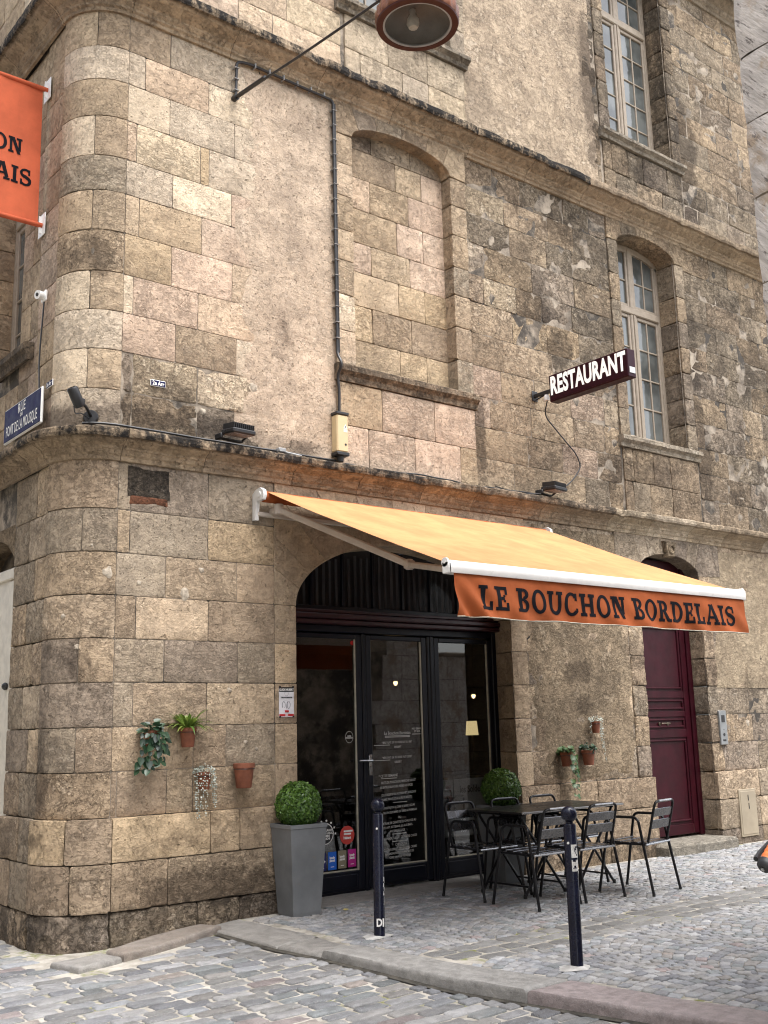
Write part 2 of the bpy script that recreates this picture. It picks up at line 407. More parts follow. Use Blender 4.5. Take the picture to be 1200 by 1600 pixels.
def slab_letter(ch):
    S, T = .21, .14      # stem, slab
    if ch == 'I': return [_rect(.0, .42, 0, T), _rect(.0, .42, 1 - T, 1), _rect(.105, .315, T, 1 - T)], .42
    if ch == 'L': return [_rect(0, .66, 0, T), _rect(0, .42, 1 - T, 1), _rect(.1, .31, T, 1 - T), _rect(.53, .66, T, .36)], .68
    if ch == 'E': return [_rect(0, .68, 0, T), _rect(0, .66, 1 - T, 1), _rect(.1, .31, T, 1 - T), _rect(.55, .68, T, .33), _rect(.53, .66, .67, 1 - T), _rect(.31, .5, .44, .57), _rect(.43, .54, .36, .44), _rect(.43, .54, .57, .65)], .7
    if ch == 'H': return [_rect(0, .38, 0, T), _rect(0, .38, 1 - T, 1), _rect(.52, .9, 0, T), _rect(.52, .9, 1 - T, 1), _rect(.09, .29, T, 1 - T), _rect(.61, .81, T, 1 - T), _rect(.29, .61, .44, .57)], .9
    if ch == 'N': return [_rect(0, .34, 0, T), _rect(0, .26, 1 - T, 1), _rect(.5, .86, 1 - T, 1), _rect(.08, .24, T, 1 - T), _rect(.62, .78, .2, 1 - T), [(Vector((.58, 0)), Vector((.78, 0)), Vector((.38, 1)), Vector((.14, 1)))]], .86
    if ch == 'U': return [_rect(0, .36, 1 - T, 1), _rect(.5, .86, 1 - T, 1), _rect(.08, .28, .34, 1 - T), _rect(.6, .78, .34, 1 - T), _ell(.43, .34, .35, .36, 180, 360, .19, .16)], .86
    if ch == 'O': return [_ell(.43, .5, .43, .52, 0, 360, .2, .14, 28)], .86
    if ch == 'C': return [_ell(.43, .5, .43, .52, 42, 318, .2, .14, 24), _rect(.64, .77, .66, .98), _rect(.66, .78, .16, .32)], .8
    if ch == 'D': return [_rect(0, .32, 0, T), _rect(0, .32, 1 - T, 1), _rect(.09, .3, T, 1 - T), _ell(.32, .5, .5, .5, -90, 90, .2, T, 18)], .84
    if ch == 'B': return [_rect(0, .38, 0, T), _rect(0, .36, 1 - T, 1), _rect(.09, .3, T, 1 - T), _rect(.3, .42, .47, .58), _ell(.38, .275, .33, .275, -90, 90, .2, .13, 14), _ell(.36, .76, .3, .24, -90, 90, .19, .13, 14)], .74
    if ch == 'R': return [_rect(0, .4, 0, T), _rect(0, .36, 1 - T, 1), _rect(.09, .3, T, 1 - T), _rect(.3, .42, .44, .56), _ell(.36, .72, .33, .28, -90, 90, .2, .13, 14), _strip([(.45, .46), (.62, .1), (.66, .07)], .2), _rect(.62, .84, 0, T)], .84
    if ch == 'A': return [_rect(-.02, .32, 0, T), _rect(.54, .92, 0, T), _strip([(.15, T), (.40, 1)], .14), _strip([(.74, T), (.46, 1)], .22), _rect(.26, .62, .3, .42), _rect(.24, .5, .92, 1)], .9
    if ch == 'S':
        pts = []
        for i in range(11): a = R_(30 + 240 * i / 10); pts.append((.34 + .25 * math.cos(a), .735 + .2 * math.sin(a)))
        for i in range(1, 12): a = R_(90 - 240 * i / 11); pts.append((.35 + .27 * math.cos(a), .275 + .215 * math.sin(a)))
        w = [.14] * 6 + [.17] * 3 + [.2] * 5 + [.17] * 3 + [.14] * 6; w = w[:len(pts)]
        return [_strip(pts, w), _rect(.5, .62, .64, .97), _rect(.04, .16, .04, .36)], .7
    return [], .38
def slab_word(word, gap=.1):
    x = 0.0; out = []
    for ch in word:
        parts, adv = slab_letter(ch)
        out.append((ch, x, parts)); x += adv + (gap if ch != ' ' else 0)
    return out, x - gap
# ================================================================ SETTING: ground base
RC = 0.43                                   # radius of the rounded corner
LC = math.pi * RC / 2
def wallpt(s, z, d=0.0):
    """point on the wall: s runs along the facade (s>0), round the corner and back along the side street (s<-LC); d is outward"""
    if s >= 0: return (s, -d, z)
    if s > -LC:
        a = -s / RC; return (-(RC + d) * math.sin(a), RC - (RC + d) * math.cos(a), z)
    return (-RC - d, RC + (-LC - s), z)
rnd = random.Random(11)
def nz(x, y, z=0.0): return noise.noise(Vector((x, y, z)))

TAN = [(.345, .262, .170), (.375, .285, .185), (.33, .25, .165), (.39, .30, .20), (.32, .245, .165), (.40, .31, .205)]
PALE = [(.50, .405, .285), (.47, .385, .280), (.54, .44, .31), (.46, .355, .245), (.50, .40, .27)]
PINK = [(.46, .345, .25), (.43, .33, .24), (.48, .365, .265), (.45, .34, .235)]
GREYB = [(.29, .235, .165), (.31, .25, .175), (.275, .22, .160), (.33, .265, .185), (.30, .24, .165)]
GOLD = [(.43, .325, .20), (.41, .31, .195), (.445, .34, .215)]
GK = [1.0, 1.03, 1.10]
def pick(*lists):
    c = rnd.choice(rnd.choice(lists)); k = rnd.uniform(.93, 1.07); k *= GK[0]; return (min(.7, c[0] * k), min(.7, c[1] * k * GK[1]), min(.7, c[2] * k * GK[2]))

# weather stains, and first a dark strip beside the apron: centre (s, z), half sizes, strength
STAINS = [(4.17, 4.55, .10, .55, 1.0), (8.30, 4.75, .22, .60, .9), (8.25, 6.3, .16, 1.2, .75), (8.45, 9.2, .30, 1.3, 1.0), (8.9, 4.4, .5, .4, .6), (5.5, 5.85, .28, .30, .95), (5.2, 6.2, .5, .3, .6), (5.6, 7.6, .7, .35, .7), (4.8, 7.65, .5, .25, .5),
    (6.45, 7.0, .16, 1.0, .6), (6.5, 4.5, .25, .5, .6), (7.3, 4.6, .8, .25, .6), (6.42, 9.6, .18, 1.2, .9), (7.4, 8.75, .9, .3, .6), (3.2, 8.95, .9, .15, .6), (-.35, 5.55, .35, .22, .7), (-.30, 1.9, .30, .55, .55), (-.62, 1.5, .16, 1.0, .7), (-.4, .72, .5, .16, .6), (.6, .66, .5, .10, .55), (1.0, .30, 1.2, .18, .8),
    (.5, 4.15, .9, .14, .9), (-.4, 4.12, .5, .14, .9), (1.8, 4.12, .6, .10, .6), (2.9, 4.78, .9, .08, .6), (3.2, 7.6, .7, .22, .6), (.45, 4.42, .35, .16, .7), (9.4, 5.2, .8, .5, .6), (9.5, 7.4, .8, .4, .6), (9.6, 9.0, .7, .5, .55), (5.55, 2.05, .25, .16, .9), (5.62, 1.72, .16, .14, .8), (8.05, 2.0, .12, .9, .6), (8.9, 2.0, .5, .25, .5),
    (1.7, 5.2, .4, .5, .42), (1.95, 7.35, .3, .35, .5), (1.55, 6.3, .25, .5, .36), (5.2, 9.2, .5, .6, .42), (6.0, 10.5, .4, .7, .42),
    (.8, 3.5, .8, .15, .4), (.55, 1.32, .35, .18, .45), (1.2, 1.15, .25, .2, .4), (5.8, .7, .6, .12, .4), (2.36, 4.9, .12, .1, .7)]
def stain_at(s, z):
    v = 0.0
    for a, b, ra, rb, k in STAINS:
        u, w = (s - a) / ra, (z - b) / rb; q = u * u + w * w
        if q < 2.2: v = max(v, k * max(0.0, 1 - q / 2.2))
    return v
stones = []       # (quad corner points for ranking, MB)
def stone(s0, s1, z0, z1, d=0.0, wear=.3, tint=None, skirt=.05, gap=.0045, cell=.042, soot=0.0, splay=0.0, edge=None, polyz=None):
    if s1 - s0 < .03 or z1 - z0 < .03: return
    tint = tint or pick(TAN); rv = rnd.random(); sd = rnd.uniform(0, 99)
    wd, ht = s1 - s0, z1 - z0
    a0, a1, b0, b1 = s0 + gap / 2, s1 - gap / 2, z0 + gap / 2, z1 - gap / 2
    far = 1.0 if z0 < 4.2 else 1.35
    n = max(2, min(24, int(wd / (cell * far)))); m = max(2, min(10, int(ht / (cell * far))))
    edge = edge if edge is not None else .0018 + .007 * wear
    vs = []; fs = []; sts = []
    for j in range(m + 1):
        for i in range(n + 1):
            u, w = i / n, j / m
            eu = min(i, n - i); ew = min(j, m - j); bd = (eu == 0) or (ew == 0)
            s = a0 + (a1 - a0) * u; z = b0 + (b1 - b0) * w
            # edge columns sit close to the rim so that the face stays flat up to a worn arris
            if i == 1 and n > 2: s = a0 + min((a1 - a0) / n, .009 + .012 * wear)
            if i == n - 1 and n > 2: s = a1 - min((a1 - a0) / n, .009 + .012 * wear)
            if j == 1 and m > 2: z = b0 + min((b1 - b0) / m, .009 + .011 * wear)
            if j == m - 1 and m > 2: z = b1 - min((b1 - b0) / m, .009 + .011 * wear)
            dd = d + .010 * wear * nz(s * 2.2 + sd, z * 2.2) + .018 * wear * wear * nz(s * 7 + sd, z * 10, sd) + .007 * wear * nz(s * 19 + sd, z * 24, sd)
            if wear > .6: dd -= .018 * max(0, nz(s * 4 + sd, z * 5, sd + 3) - .05) * (wear - .3) * 2
            if bd:
                chip = max(0.0, nz(s * 9 + sd, z * 9, 7 + sd))
                dd -= edge * (.55 + 1.6 * chip)
                k = .0018 + .006 * wear
                if eu == 0: s += (1 if i == 0 else -1) * k * (nz(z * 13 + sd, 3.1) + .4 + chip)
                if ew == 0: z += (1 if j == 0 else -1) * k * (nz(s * 13 + sd, 8.1) + .4 + chip)
                if eu == 0 and ew == 0:
                    q = .006 + .012 * wear; s += (1 if i == 0 else -1) * q * rnd.random(); z += (1 if j == 0 else -1) * q * rnd.random()
            vs.append(wallpt(s, z, dd)); sts.append(stain_at(s, z))
    for j in range(m):
        for i in range(n):
            q = j * (n + 1) + i; fs.append((q, q + 1, q + n + 2, q + n + 1))
    ring = [i for i in range(n + 1)] + [(j * (n + 1) + n) for j in range(1, m + 1)] + [m * (n + 1) + i for i in range(n - 1, -1, -1)] + [j * (n + 1) for j in range(m - 1, 0, -1)]
    base = len(vs)
    for q in ring:
        j, i = divmod(q, n + 1); vs.append(wallpt(a0 + (a1 - a0) * i / n + splay * (1 - i / n), b0 + (b1 - b0) * j / m, d - skirt))
    L = len(ring)
    for k in range(L):
        k2 = (k + 1) % L; fs.append((ring[k2], ring[k], base + k, base + k2))
    mb = MB(); mb.add(vs, fs, True, None, tint=tint, rnd=rv, wear=wear, soot=soot); mb.at['stain'] = sts + [0.0] * (len(vs) - len(sts))
    stones.append(([wallpt(s0, z0), wallpt(s1, z0), wallpt(s1, z1), wallpt(s0, z1)], mb))

def row(s0, s1, z0, z1, joints=None, lo=.38, hi=.78, **kw):
    """one course of stones; joints = known joint positions, else a random bond"""
    tf = kw.pop('tintf', None); wf = kw.pop('wearf', None)
    xs = [s0]
    if joints is not None: xs += [j for j in joints if s0 + .04 < j < s1 - .04]
    else:
        x = s0 + rnd.uniform(lo * .45, hi)
        while x < s1 - .22: xs.append(x); x += rnd.uniform(lo, hi)
    xs.append(s1)
    for a, b in zip(xs[:-1], xs[1:]):
        k = dict(kw)
        if tf: k['tint'] = tf((a + b) / 2, (z0 + z1) / 2)
        if wf: k['wear'] = wf((a + b) / 2, (z0 + z1) / 2)
        stone(a, b, z0, z1, **k)

def voussoir(poly, d=0.0, depth=.30, tint=None, wear=.3, bev=.006, soot=0.0):
    mb = MB(); mb.prism(poly, -d, -d + depth, bev=bev, tint=tint or pick(TAN), rnd=rnd.random(), wear=wear, soot=soot)
    stones.append(([(p[0], 0, p[1]) for p in poly], mb))

def arch_ring(xc, zs, hw, rise, x0, x1, ztop, n, d=0.0, depth=.3, tf=None, wear=.3, radial=1.0, zl=None, soot=0.0):
    """stones round an arched head: intrados an ellipse of half width hw and given rise above zs, outer edge the box x0..x1, ..ztop"""
    zl = zs if zl is None else zl
    def inner(t): a = math.pi * (1 - t); return xc + hw * math.cos(a), zs + rise * math.sin(a)
    def outer(t):
        # outer outline of the box walked from lower left over the top to lower right
        H_, W_ = ztop - zl, x1 - x0; Lt = 2 * H_ + W_
        px, pz = inner(t); ang = math.atan2((pz - zs + hw * .9 * radial), (px - xc))
        dx, dz = math.cos(ang), math.sin(ang)
        k = 1e9
        if dz > 1e-4: k = min(k, (ztop - pz) / dz)
        if dx < -1e-4: k = min(k, (x0 - px) / dx)
        if dx > 1e-4: k = min(k, (x1 - px) / dx)
        return px + dx * k, pz + dz * k
    for i in range(n):
        t0, t1 = i / n, (i + 1) / n; g = .0025
        inn = [inner(t0 + (t1 - t0) * k / 4) for k in range(5)]
        o0, o1 = outer(t0), outer(t1)
        poly = list(inn)
        if i == 0: o0 = (x0, zl); poly = inn
        if i == n - 1: o1 = (x1, zl)
        out = [o1]
        # include the box corner when the two ends fall on different sides
        def side(o): return 'l' if abs(o[0] - x0) < 1e-3 and abs(o[1] - ztop) > 1e-3 else ('r' if abs(o[0] - x1) < 1e-3 and abs(o[1] - ztop) > 1e-3 else 't')
        if side(o0) == 'l' and side(o1) == 't': out.append((x0, ztop))
        if side(o0) == 't' and side(o1) == 'r': out.insert(1, (x1, ztop))
        out.append(o0)
        poly = inn[::-1] + out[::-1]       # counter-clockwise seen from the street
        cx = sum(p[0] for p in poly) / len(poly); cz = sum(p[1] for p in poly) / len(poly)
        poly = [(cx + (p[0] - cx) * (1 - g * 2), cz + (p[1] - cz) * (1 - g * 2)) for p in poly]
        area = sum(poly[k][0] * poly[(k + 1) % len(poly)][1] - poly[(k + 1) % len(poly)][0] * poly[k][1] for k in range(len(poly)))
        if area < 0: poly = poly[::-1]
        voussoir(poly, d + rnd.uniform(-.002, .002), depth, tf() if tf else None, wear, soot=soot)

building = thing('corner_building', 'old limestone corner building with a rounded corner, moulded string courses and weathered ashlar', 'building')

# ---- solid wall behind the stones (joint mortar shows between them), with its openings left out
core = MB()
DC = -.007
def corerect(s0, s1, z0, z1, d=DC):
    n = max(1, int((s1 - s0) / .12)) if s0 < 0 and s1 > -LC else 1
    for i in range(n):
        a, b = s0 + (s1 - s0) * i / n, s0 + (s1 - s0) * (i + 1) / n
        core.add([wallpt(a, z0, d), wallpt(b, z0, d), wallpt(b, z1, d), wallpt(a, z1, d)], [(0, 1, 2, 3)])
SIDE_S = lambda y: -LC - (y - RC)
SEND = SIDE_S(6.0)
XEND = 12.5
holes = [(1.72, 4.50, -.3, 3.30), (6.72, 7.93, -.3, 3.55), (2.47, 3.86, 4.95, 7.78), (6.77, 7.94, 4.93, 7.83), (6.81, 8.12, 9.1, 13.4), (2.62, 3.95, 9.1, 13.4),
         (SIDE_S(2.45), SIDE_S(1.22), -.3, 3.30), (SIDE_S(2.42), SIDE_S(1.36), 4.95, 7.6)]
xs_ = sorted({SEND, -LC, 0.0, XEND} | {h[0] for h in holes} | {h[1] for h in holes})
zs_ = sorted({-.3, 14.5} | {h[2] for h in holes} | {h[3] for h in holes})
for a, b in zip(xs_[:-1], xs_[1:]):
    for c, e in zip(zs_[:-1], zs_[1:]):
        if any(h[0] <= a + 1e-6 and b <= h[1] + 1e-6 and h[2] <= c + 1e-6 and e <= h[3] + 1e-6 for h in holes): continue
        corerect(a, b, c, e, -.048 if b <= -LC + 1e-6 else DC)
core.box(6.4, 8.3, .45, .49, -.2, 3.9); core.box(-2.7, -1.1, .36, .40, -.2, 3.7, 0.0, Matrix(((0, 1, 0, -RC), (-1, 0, 0, 0), (0, 0, 1, 0), (0, 0, 0, 1)))); core.box(-RC + .05, XEND, .5, .55, 3.9, 14.5)     # inner leaf so that no sky shows through windows
core.build('wall_core', MORTAR, building)

# ---- courses
ZG = [-.12, .18, .54, .875, 1.225, 1.57, 1.92, 2.27, 2.62, 2.97, 3.33, 3.74]
JG = {0: [.75, 1.14], 1: [.48, 1.40], 2: [.86, 1.14], 3: [.72, 1.40], 4: [.72, 1.03], 5: [.26, .84, 1.40], 6: [.44, 1.14], 7: [.18, .85, 1.44], 8: [.44, 1.13], 9: [.11, .84]}
JG = {0: [.75, 1.14], 1: [.48], 2: [.86, 1.14], 3: [.05, .48, .72], 4: [.72, 1.03], 5: [.17, .84], 6: [.44, 1.14], 7: [.18, .85], 8: [.44, 1.13], 9: [.11, .84], 10: [.11, .84]}
GK[:] = [1.33, 1.035, 1.15]
for i in range(11):
    z0, z1 = ZG[i], ZG[i + 1]; pl = .05 if z1 <= .88 else 0.0
    low = i == 0
    # facade, left of the restaurant door
    tf = (lambda s, z: pick(GOLD, TAN)) if i in (2,) else ((lambda s, z: pick(TAN)) if i < 4 else (lambda s, z: pick(TAN, GREYB) if rnd.random() < .8 else pick(GOLD)))
    if low: tf = lambda s, z: pick(GREYB)
    end = 1.75 if z1 <= .88 else 1.52
    J = list(JG[i])
    if z1 <= .88: J = J + []
    row(0, end, z0, z1, J, d=pl, wear=1.15 if low else (.45 if i == 1 else rnd.uniform(.22, .42)), tintf=tf, soot=.55 if low else (.30 if i == 1 else .04), skirt=.09 if pl else .05)
    if z1 > .88 and z1 <= 2.63: stone(1.52, 1.752, z0, z1, d=.004, wear=.12, tint=pick(TAN, GOLD), skirt=.36)
    if z1 <= .88: stone(1.748, 1.752, z0, z1)
    # rounded corner
    sp = -LC * rnd.choice([.42, .55]) if i % 2 else None
    js = [-LC * .42] if i in (1, 4, 6, 9) else ([-LC * .48] if i == 2 else [])
    row(-LC, 0, z0, z1, js, d=pl + (.004 if not pl else 0), wear=1.25 if low else (.55 if i in (1,) else (.8 if i == 3 else rnd.uniform(.25, .5))), tintf=tf, cell=.042, edge=.0025 if not low else None, soot=.65 if low else (.30 if i in (1,) else .08), skirt=.09 if pl else .05)
    # side street
    row(SIDE_S(1.20), -LC - .012, z0, z1, [SIDE_S(.86)] if i % 2 else [SIDE_S(.70)], d=pl - .012, wear=.9 if low else rnd.uniform(.45, .75), tintf=lambda s, z: pick(TAN, GREYB), soot=.8 if low else .05, skirt=.35)
    row(SEND, SIDE_S(2.47), z0, z1, None, d=pl - .012, wear=.5, tintf=lambda s, z: pick(TAN, GREYB))
    # right of the restaurant door, up to the red door, and beyond it
    if z1 <= .88:
        row(4.50, 6.72, z0, z1, None, lo=.5, hi=.9, d=pl, wear=.5 if not low else .8, tintf=lambda s, z: pick(GOLD, TAN), soot=.15 if not low else .6, skirt=.3)
        row(7.93, XEND, z0, z1, None, lo=.5, hi=.9, d=pl, wear=.5, tintf=lambda s, z: pick(TAN, GREYB), soot=.1 if not low else .5, skirt=.3)
    elif z1 <= 3.4:
        if z1 <= 2.63: stone(4.50, 4.74, z0, z1, d=.004, wear=.35, tint=pick(TAN), skirt=.36, splay=.10)
        lo_, hi_ = (4.72, 6.46) if z1 <= 2.63 else (4.78, 6.46)
        row(lo_, hi_, z0, z1, None, lo=.35, hi=.7, d=0, wear=.70, gap=.0025, edge=.003, tintf=lambda s, z: pick(TAN) if rnd.random() < .72 else pick(GREYB))
        stone(6.46, 6.72, z0, z1, d=.012, wear=.75, tint=pick(TAN, GREYB), skirt=.3)
        stone(7.93, 8.16, z0, z1, d=.012, wear=.7, tint=pick(GREYB, TAN), skirt=.3)
        row(8.16, XEND, z0, z1, None, lo=.4, hi=.8, d=0, wear=.68, gap=.0025, edge=.003, tintf=lambda s, z: pick(TAN) if rnd.random() < .6 else pick(GREYB))
    else:
        row(8.4, XEND, z0, z1, None, d=0, wear=.5, gap=.003, tintf=lambda s, z: pick(TAN))
        row(4.78, 6.3, z0, z1, None, d=0, wear=.6, gap=.003, tintf=lambda s, z: pick(TAN, GREYB))
# restaurant arch and red-door head
arch_ring(3.13, 2.62, 1.378, .66, 1.52, 4.78, 3.74, 13, d=.004, depth=.36, tf=lambda: pick(TAN), wear=.18, radial=.55)
arch_ring(7.325, 3.30, .60, .24, 6.30, 8.40, 3.74, 7, d=.012, depth=.3, tf=lambda: pick(GREYB), wear=.5, radial=2.2, zl=3.33)
key = MB(); key.prism([(7.25, 3.50), (7.40, 3.50), (7.44, 3.70), (7.21, 3.70)], -.07, .02, bev=.02, tint=(.34, .27, .19), rnd=.3, wear=.6, soot=.3)
key.tube(arcpts((7.325, 3.60), .05, 0, 320, 12, k=-.075), .016, 6, tint=(.34, .27, .19), rnd=.3, wear=.6, soot=.3); key.build('keystone', STONE, building)

GK[:] = [1.22, 1.035, 1.13]
ZU = [3.98, 4.35, 4.70, 5.05, 5.40, 5.78, 6.15, 6.48, 6.86, 7.22, 7.55, 7.90]
JU = {0: [.10, .72], 1: [.10, .72], 2: [.50, 1.12], 3: [.09, .72], 4: [.45, 1.07], 5: [.13, .75], 6: [.45, 1.06], 7: [.09, .73, .82], 8: [.41, 1.09], 9: [.16, .81], 10: [.41, 1.06]}
def tup(s, z):
    r = rnd.random()
    if z < 4.75: return pick(TAN) if r < .5 else pick(PALE, GREYB)
    if r < .12: return pick(TAN)
    return pick(PALE, PINK) if r < .8 else pick(GOLD, PALE)
def twe(s, z): return .75 if z < 4.72 else rnd.choice([.08, .12, .18, .30])
def tright(s, z):
    r = rnd.random()
    if z > 5.9: return pick(PALE) if s < 4.6 and r < .4 else (pick(GOLD) if r < .16 else (pick(GREYB) if r < .6 else pick(TAN)))
    return pick(PINK, TAN) if s < 6 and r < .8 else pick(GREYB, TAN)
for i in range(11):
    z0, z1 = ZU[i], ZU[i + 1]
    row(0, 1.37, z0, z1, JU[i], d=0, tintf=tup, wearf=twe, gap=.004, soot=.35 if i == 0 else .03)
    js = [-LC * .42] if i in (1, 3, 5, 7, 10) else []
    row(-LC, 0, z0, z1, js, d=.004, tintf=lambda s, z: pick(TAN, TAN, GREYB) if rnd.random() < .5 else pick(PALE, TAN), wear=.7 if i == 4 else rnd.uniform(.2, .5), edge=.0022, cell=.042, soot=.15 if i == 4 else .03)
    row(SIDE_S(.87), -LC - .014, z0, z1, None if i % 2 else [], d=-.012, tintf=lambda s, z: pick(PINK, TAN), wear=.4, soot=.08)
    row(SIDE_S(1.36), SIDE_S(.87), z0, z1, [SIDE_S(1.10)] if i % 2 else [], d=-.030, tintf=lambda s, z: pick(PINK, TAN), wear=.4, soot=.12, skirt=.3)
    if z1 < 4.95 or z0 > 7.5: row(SIDE_S(2.42), SIDE_S(1.36), z0, z1, None, d=-.03, tintf=lambda s, z: pick(TAN), wear=.4)
    row(SIDE_S(2.8), SIDE_S(2.42), z0, z1, [], d=-.03, tintf=lambda s, z: pick(TAN), wear=.4, skirt=.36)
    row(SEND, SIDE_S(2.8), z0, z1, None, d=-.012, tintf=lambda s, z: pick(TAN), wear=.4)
    # rough-rendered strip under thin render, then the blind window's stone surround
    row(1.37, 2.235, z0, z1, None, lo=.3, hi=.6, d=-.002, gap=.003, tintf=lambda s, z: pick(PINK), wear=.45)
    # right of the blind window up to the real one
    row(4.10, 6.56, z0, z1, None, lo=.4, hi=.85, d=0, gap=.0035, edge=.003, tintf=tright, wearf=lambda s, z: rnd.uniform(.6, 1.0) if z > 5.6 or s > 5.6 else rnd.uniform(.35, .65), soot=.22)
    row(8.16, XEND, z0, z1, None, lo=.4, hi=.8, d=0, gap=.0035, edge=.003, tintf=lambda s, z: pick(TAN, GREYB), wearf=lambda s, z: rnd.uniform(.65, 1.0), soot=.30)
# blind window: surround, arch, recessed filling, apron
for i in range(3, 10):
    z0, z1 = ZU[i] if i > 3 else 5.03, ZU[i + 1]
    stone(2.24, 2.48, z0, z1, d=.028, wear=.35, tint=pick(TAN, PALE), skirt=.2)
    stone(3.85, 4.09, z0, z1, d=.028, wear=.5, tint=pick(GREYB, TAN), skirt=.2, soot=.1)
    row(2.40, 3.93, z0, z1, [2.40 + (.78 if i % 2 else .42), 2.40 + (1.15 if i % 2 else .95)], d=-.125, gap=.004, tintf=lambda s, z: pick(GOLD, TAN) if z < 6.3 else pick(TAN, PINK), wear=rnd.uniform(.2, .5), skirt=.04)
row(2.40, 3.93, 7.55, 7.85, [2.85, 3.4], d=-.125, gap=.004, tintf=lambda s, z: pick(GREYB), wear=.4, soot=.15)
arch_ring(3.165, 7.56, .685, .21, 2.24, 4.09, 7.90, 6, d=.028, depth=.2, tf=lambda: pick(TAN, GREYB), wear=.35, radial=2.4, zl=7.552, soot=.12)
for z0, z1, jj in ((3.98, 4.42, [2.62, 3.22, 3.85]), (4.42, 4.86, [2.80, 3.50])):
    row(2.24, 4.09, z0, z1, jj, d=.024, gap=.005, tintf=lambda s, z: pick(PINK, TAN), wear=.28, skirt=.07)
# real windows: surrounds, heads, aprons
def window_surround(x0, x1, w, zb, zs, ztop, za, rise, tf, wear, soot=.12):
    z = zb; k = 0
    while z < zs - .05:
        z1 = min(z + .36, zs) if zs - z > .5 else zs
        stone(x0 - w, x0, z, z1, d=.022, wear=wear, tint=tf(), skirt=.34, soot=soot)
        stone(x1, x1 + w, z, z1, d=.022, wear=wear, tint=tf(), skirt=.34, soot=soot * 1.6)
        z = z1; k += 1
    if ztop: arch_ring((x0 + x1) / 2, zs, (x1 - x0) / 2, rise, x0 - w, x1 + w, ztop, 5, d=.022, depth=.34, tf=tf, wear=wear, radial=2.4, zl=zs + .002, soot=soot)
    if za is not None:
        zm = (za + zb - .14) / 2
        for a, b in ((za, zm), (zm, zb - .14)):
            row(x0 - w + .03, x1 + w - .03, a, b, None, lo=.3, hi=.6, d=.018, gap=.004, tintf=lambda s, z: tf(), wear=wear, soot=soot, skirt=.06)
window_surround(6.76, 7.95, .20, 4.97, 7.60, 7.90, 3.98, .19, lambda: pick(TAN, GREYB), .62)
window_surround(6.80, 8.13, .21, 9.15, 12.0, None, 8.20, .2, lambda: pick(GREYB, TAN), .75, .38)
window_surround(2.62, 3.95, .23, 9.14, 12.0, None, 8.20, .2, lambda: pick(PALE), .3, .35)
ZT = [8.18, 8.60, 8.97, 9.33, 9.70, 10.06, 10.42, 10.80, 11.15, 11.50, 11.87, 12.10]
for i in range(11):
    z0, z1 = ZT[i], ZT[i + 1]
    row(-LC, 0, z0, z1, None, d=0, tintf=lambda s, z: pick(PALE, TAN), wear=.35)
    row(0, 2.38, z0, z1, None, d=0, tintf=lambda s, z: pick(PALE, PINK), wear=.3)
    row(SEND, -LC - .01, z0, z1, None, d=-.01, tintf=lambda s, z: pick(PALE, TAN), wear=.35)
    if z0 > 8.95: row(4.18, 4.42, z0, z1, [], d=0, gap=.003, tintf=lambda s, z: pick(PALE, TAN), wear=.4)
    else: row(4.07, 4.42, z0, z1, [], d=0, gap=.003, tintf=lambda s, z: pick(PALE, TAN), wear=.4)
    row(4.42, 6.30, z0, z1, None, d=-.002, gap=.003, tintf=lambda s, z: pick(PALE, TAN), wear=.6)
    row(6.30, 6.59, z0, z1, [], d=0, tintf=lambda s, z: pick(GREYB, TAN), wear=.85, soot=.35)
    row(8.34, XEND, z0, z1, None, lo=.4, hi=.8, d=0, tintf=lambda s, z: pick(TAN, GREYB), wearf=lambda s, z: rnd.uniform(.5, .95), soot=.22 if i < 3 else .1)
for z0, z1 in ((12.6, 13.0), (13.0, 13.5), (13.5, 14.5)):
    row(4.2, XEND, z0, z1, None, d=0, tintf=lambda s, z: pick(TAN, GREYB), wear=.7)

def plaster(s0, s1, z0, z1, tint, seed, cover=.0, wear=.5, amp=.011, cell=.045, grow=(.12, .12, .12, .12), soot=0.0, courses=None):
    """thin coat of old render whose ragged edge runs out over the stones below"""
    n, m = int((s1 - s0) / cell), int((z1 - z0) / cell); vs = []; sts = []
    for j in range(m + 1):
        for i in range(n + 1):
            s, z = s0 + (s1 - s0) * i / n, z0 + (z1 - z0) * j / m
            e = min((s - s0) / grow[0], (s1 - s) / grow[1], (z - z0) / grow[2], (z1 - z) / grow[3], 1.0)
            f = e - .55 + cover + .9 * nz(s * 1.7 + seed, z * 1.7, seed) + .35 * nz(s * 6 + seed, z * 6) + .12 * nz(s * 17, z * 17, seed)
            dd = max(-.012, min(.0055, f * amp * 2)) + .0022 * nz(s * 14, z * 14, seed) + .0015 * nz(s * 30, z * 30, seed)
            if courses: dd -= .0045 * max(0, .45 + nz(s * 1.3, z * 3, seed + 2)) * max(0, 1 - min(abs(z - q) for q in courses) / .02)
            vs.append(wallpt(s, z, dd)); sts.append(stain_at(s, z))
    mb = MB(); mb.add(vs, [(j * (n + 1) + i, j * (n + 1) + i + 1, (j + 1) * (n + 1) + i + 1, (j + 1) * (n + 1) + i) for j in range(m) for i in range(n)], True, None, tint=tint, rnd=seed * .113, wear=wear, soot=soot); mb.at['stain'] = sts
    return mb.build('render_coat', STONE, building, sharp=0)
plaster(1.10, 2.26, 4.02, 7.86, (.53, .432, .342), 3, .16, .30, amp=.007, cell=.025, courses=ZU, grow=(.35, .02, .15, .02))
plaster(4.12, 6.50, 8.20, 12.0, (.47, .385, .295), 9, .45, .58, amp=.007, courses=ZT, cell=.06, grow=(.35, .35, .02, .02))
plaster(4.74, 6.48, .90, 3.72, (.345, .275, .195), 5, .10, .62, grow=(.25, .2, .08, .02))
plaster(8.14, 11.0, 1.9, 3.72, (.40, .325, .235), 7, .35, .30, cell=.07, grow=(.3, .1, .5, .02))

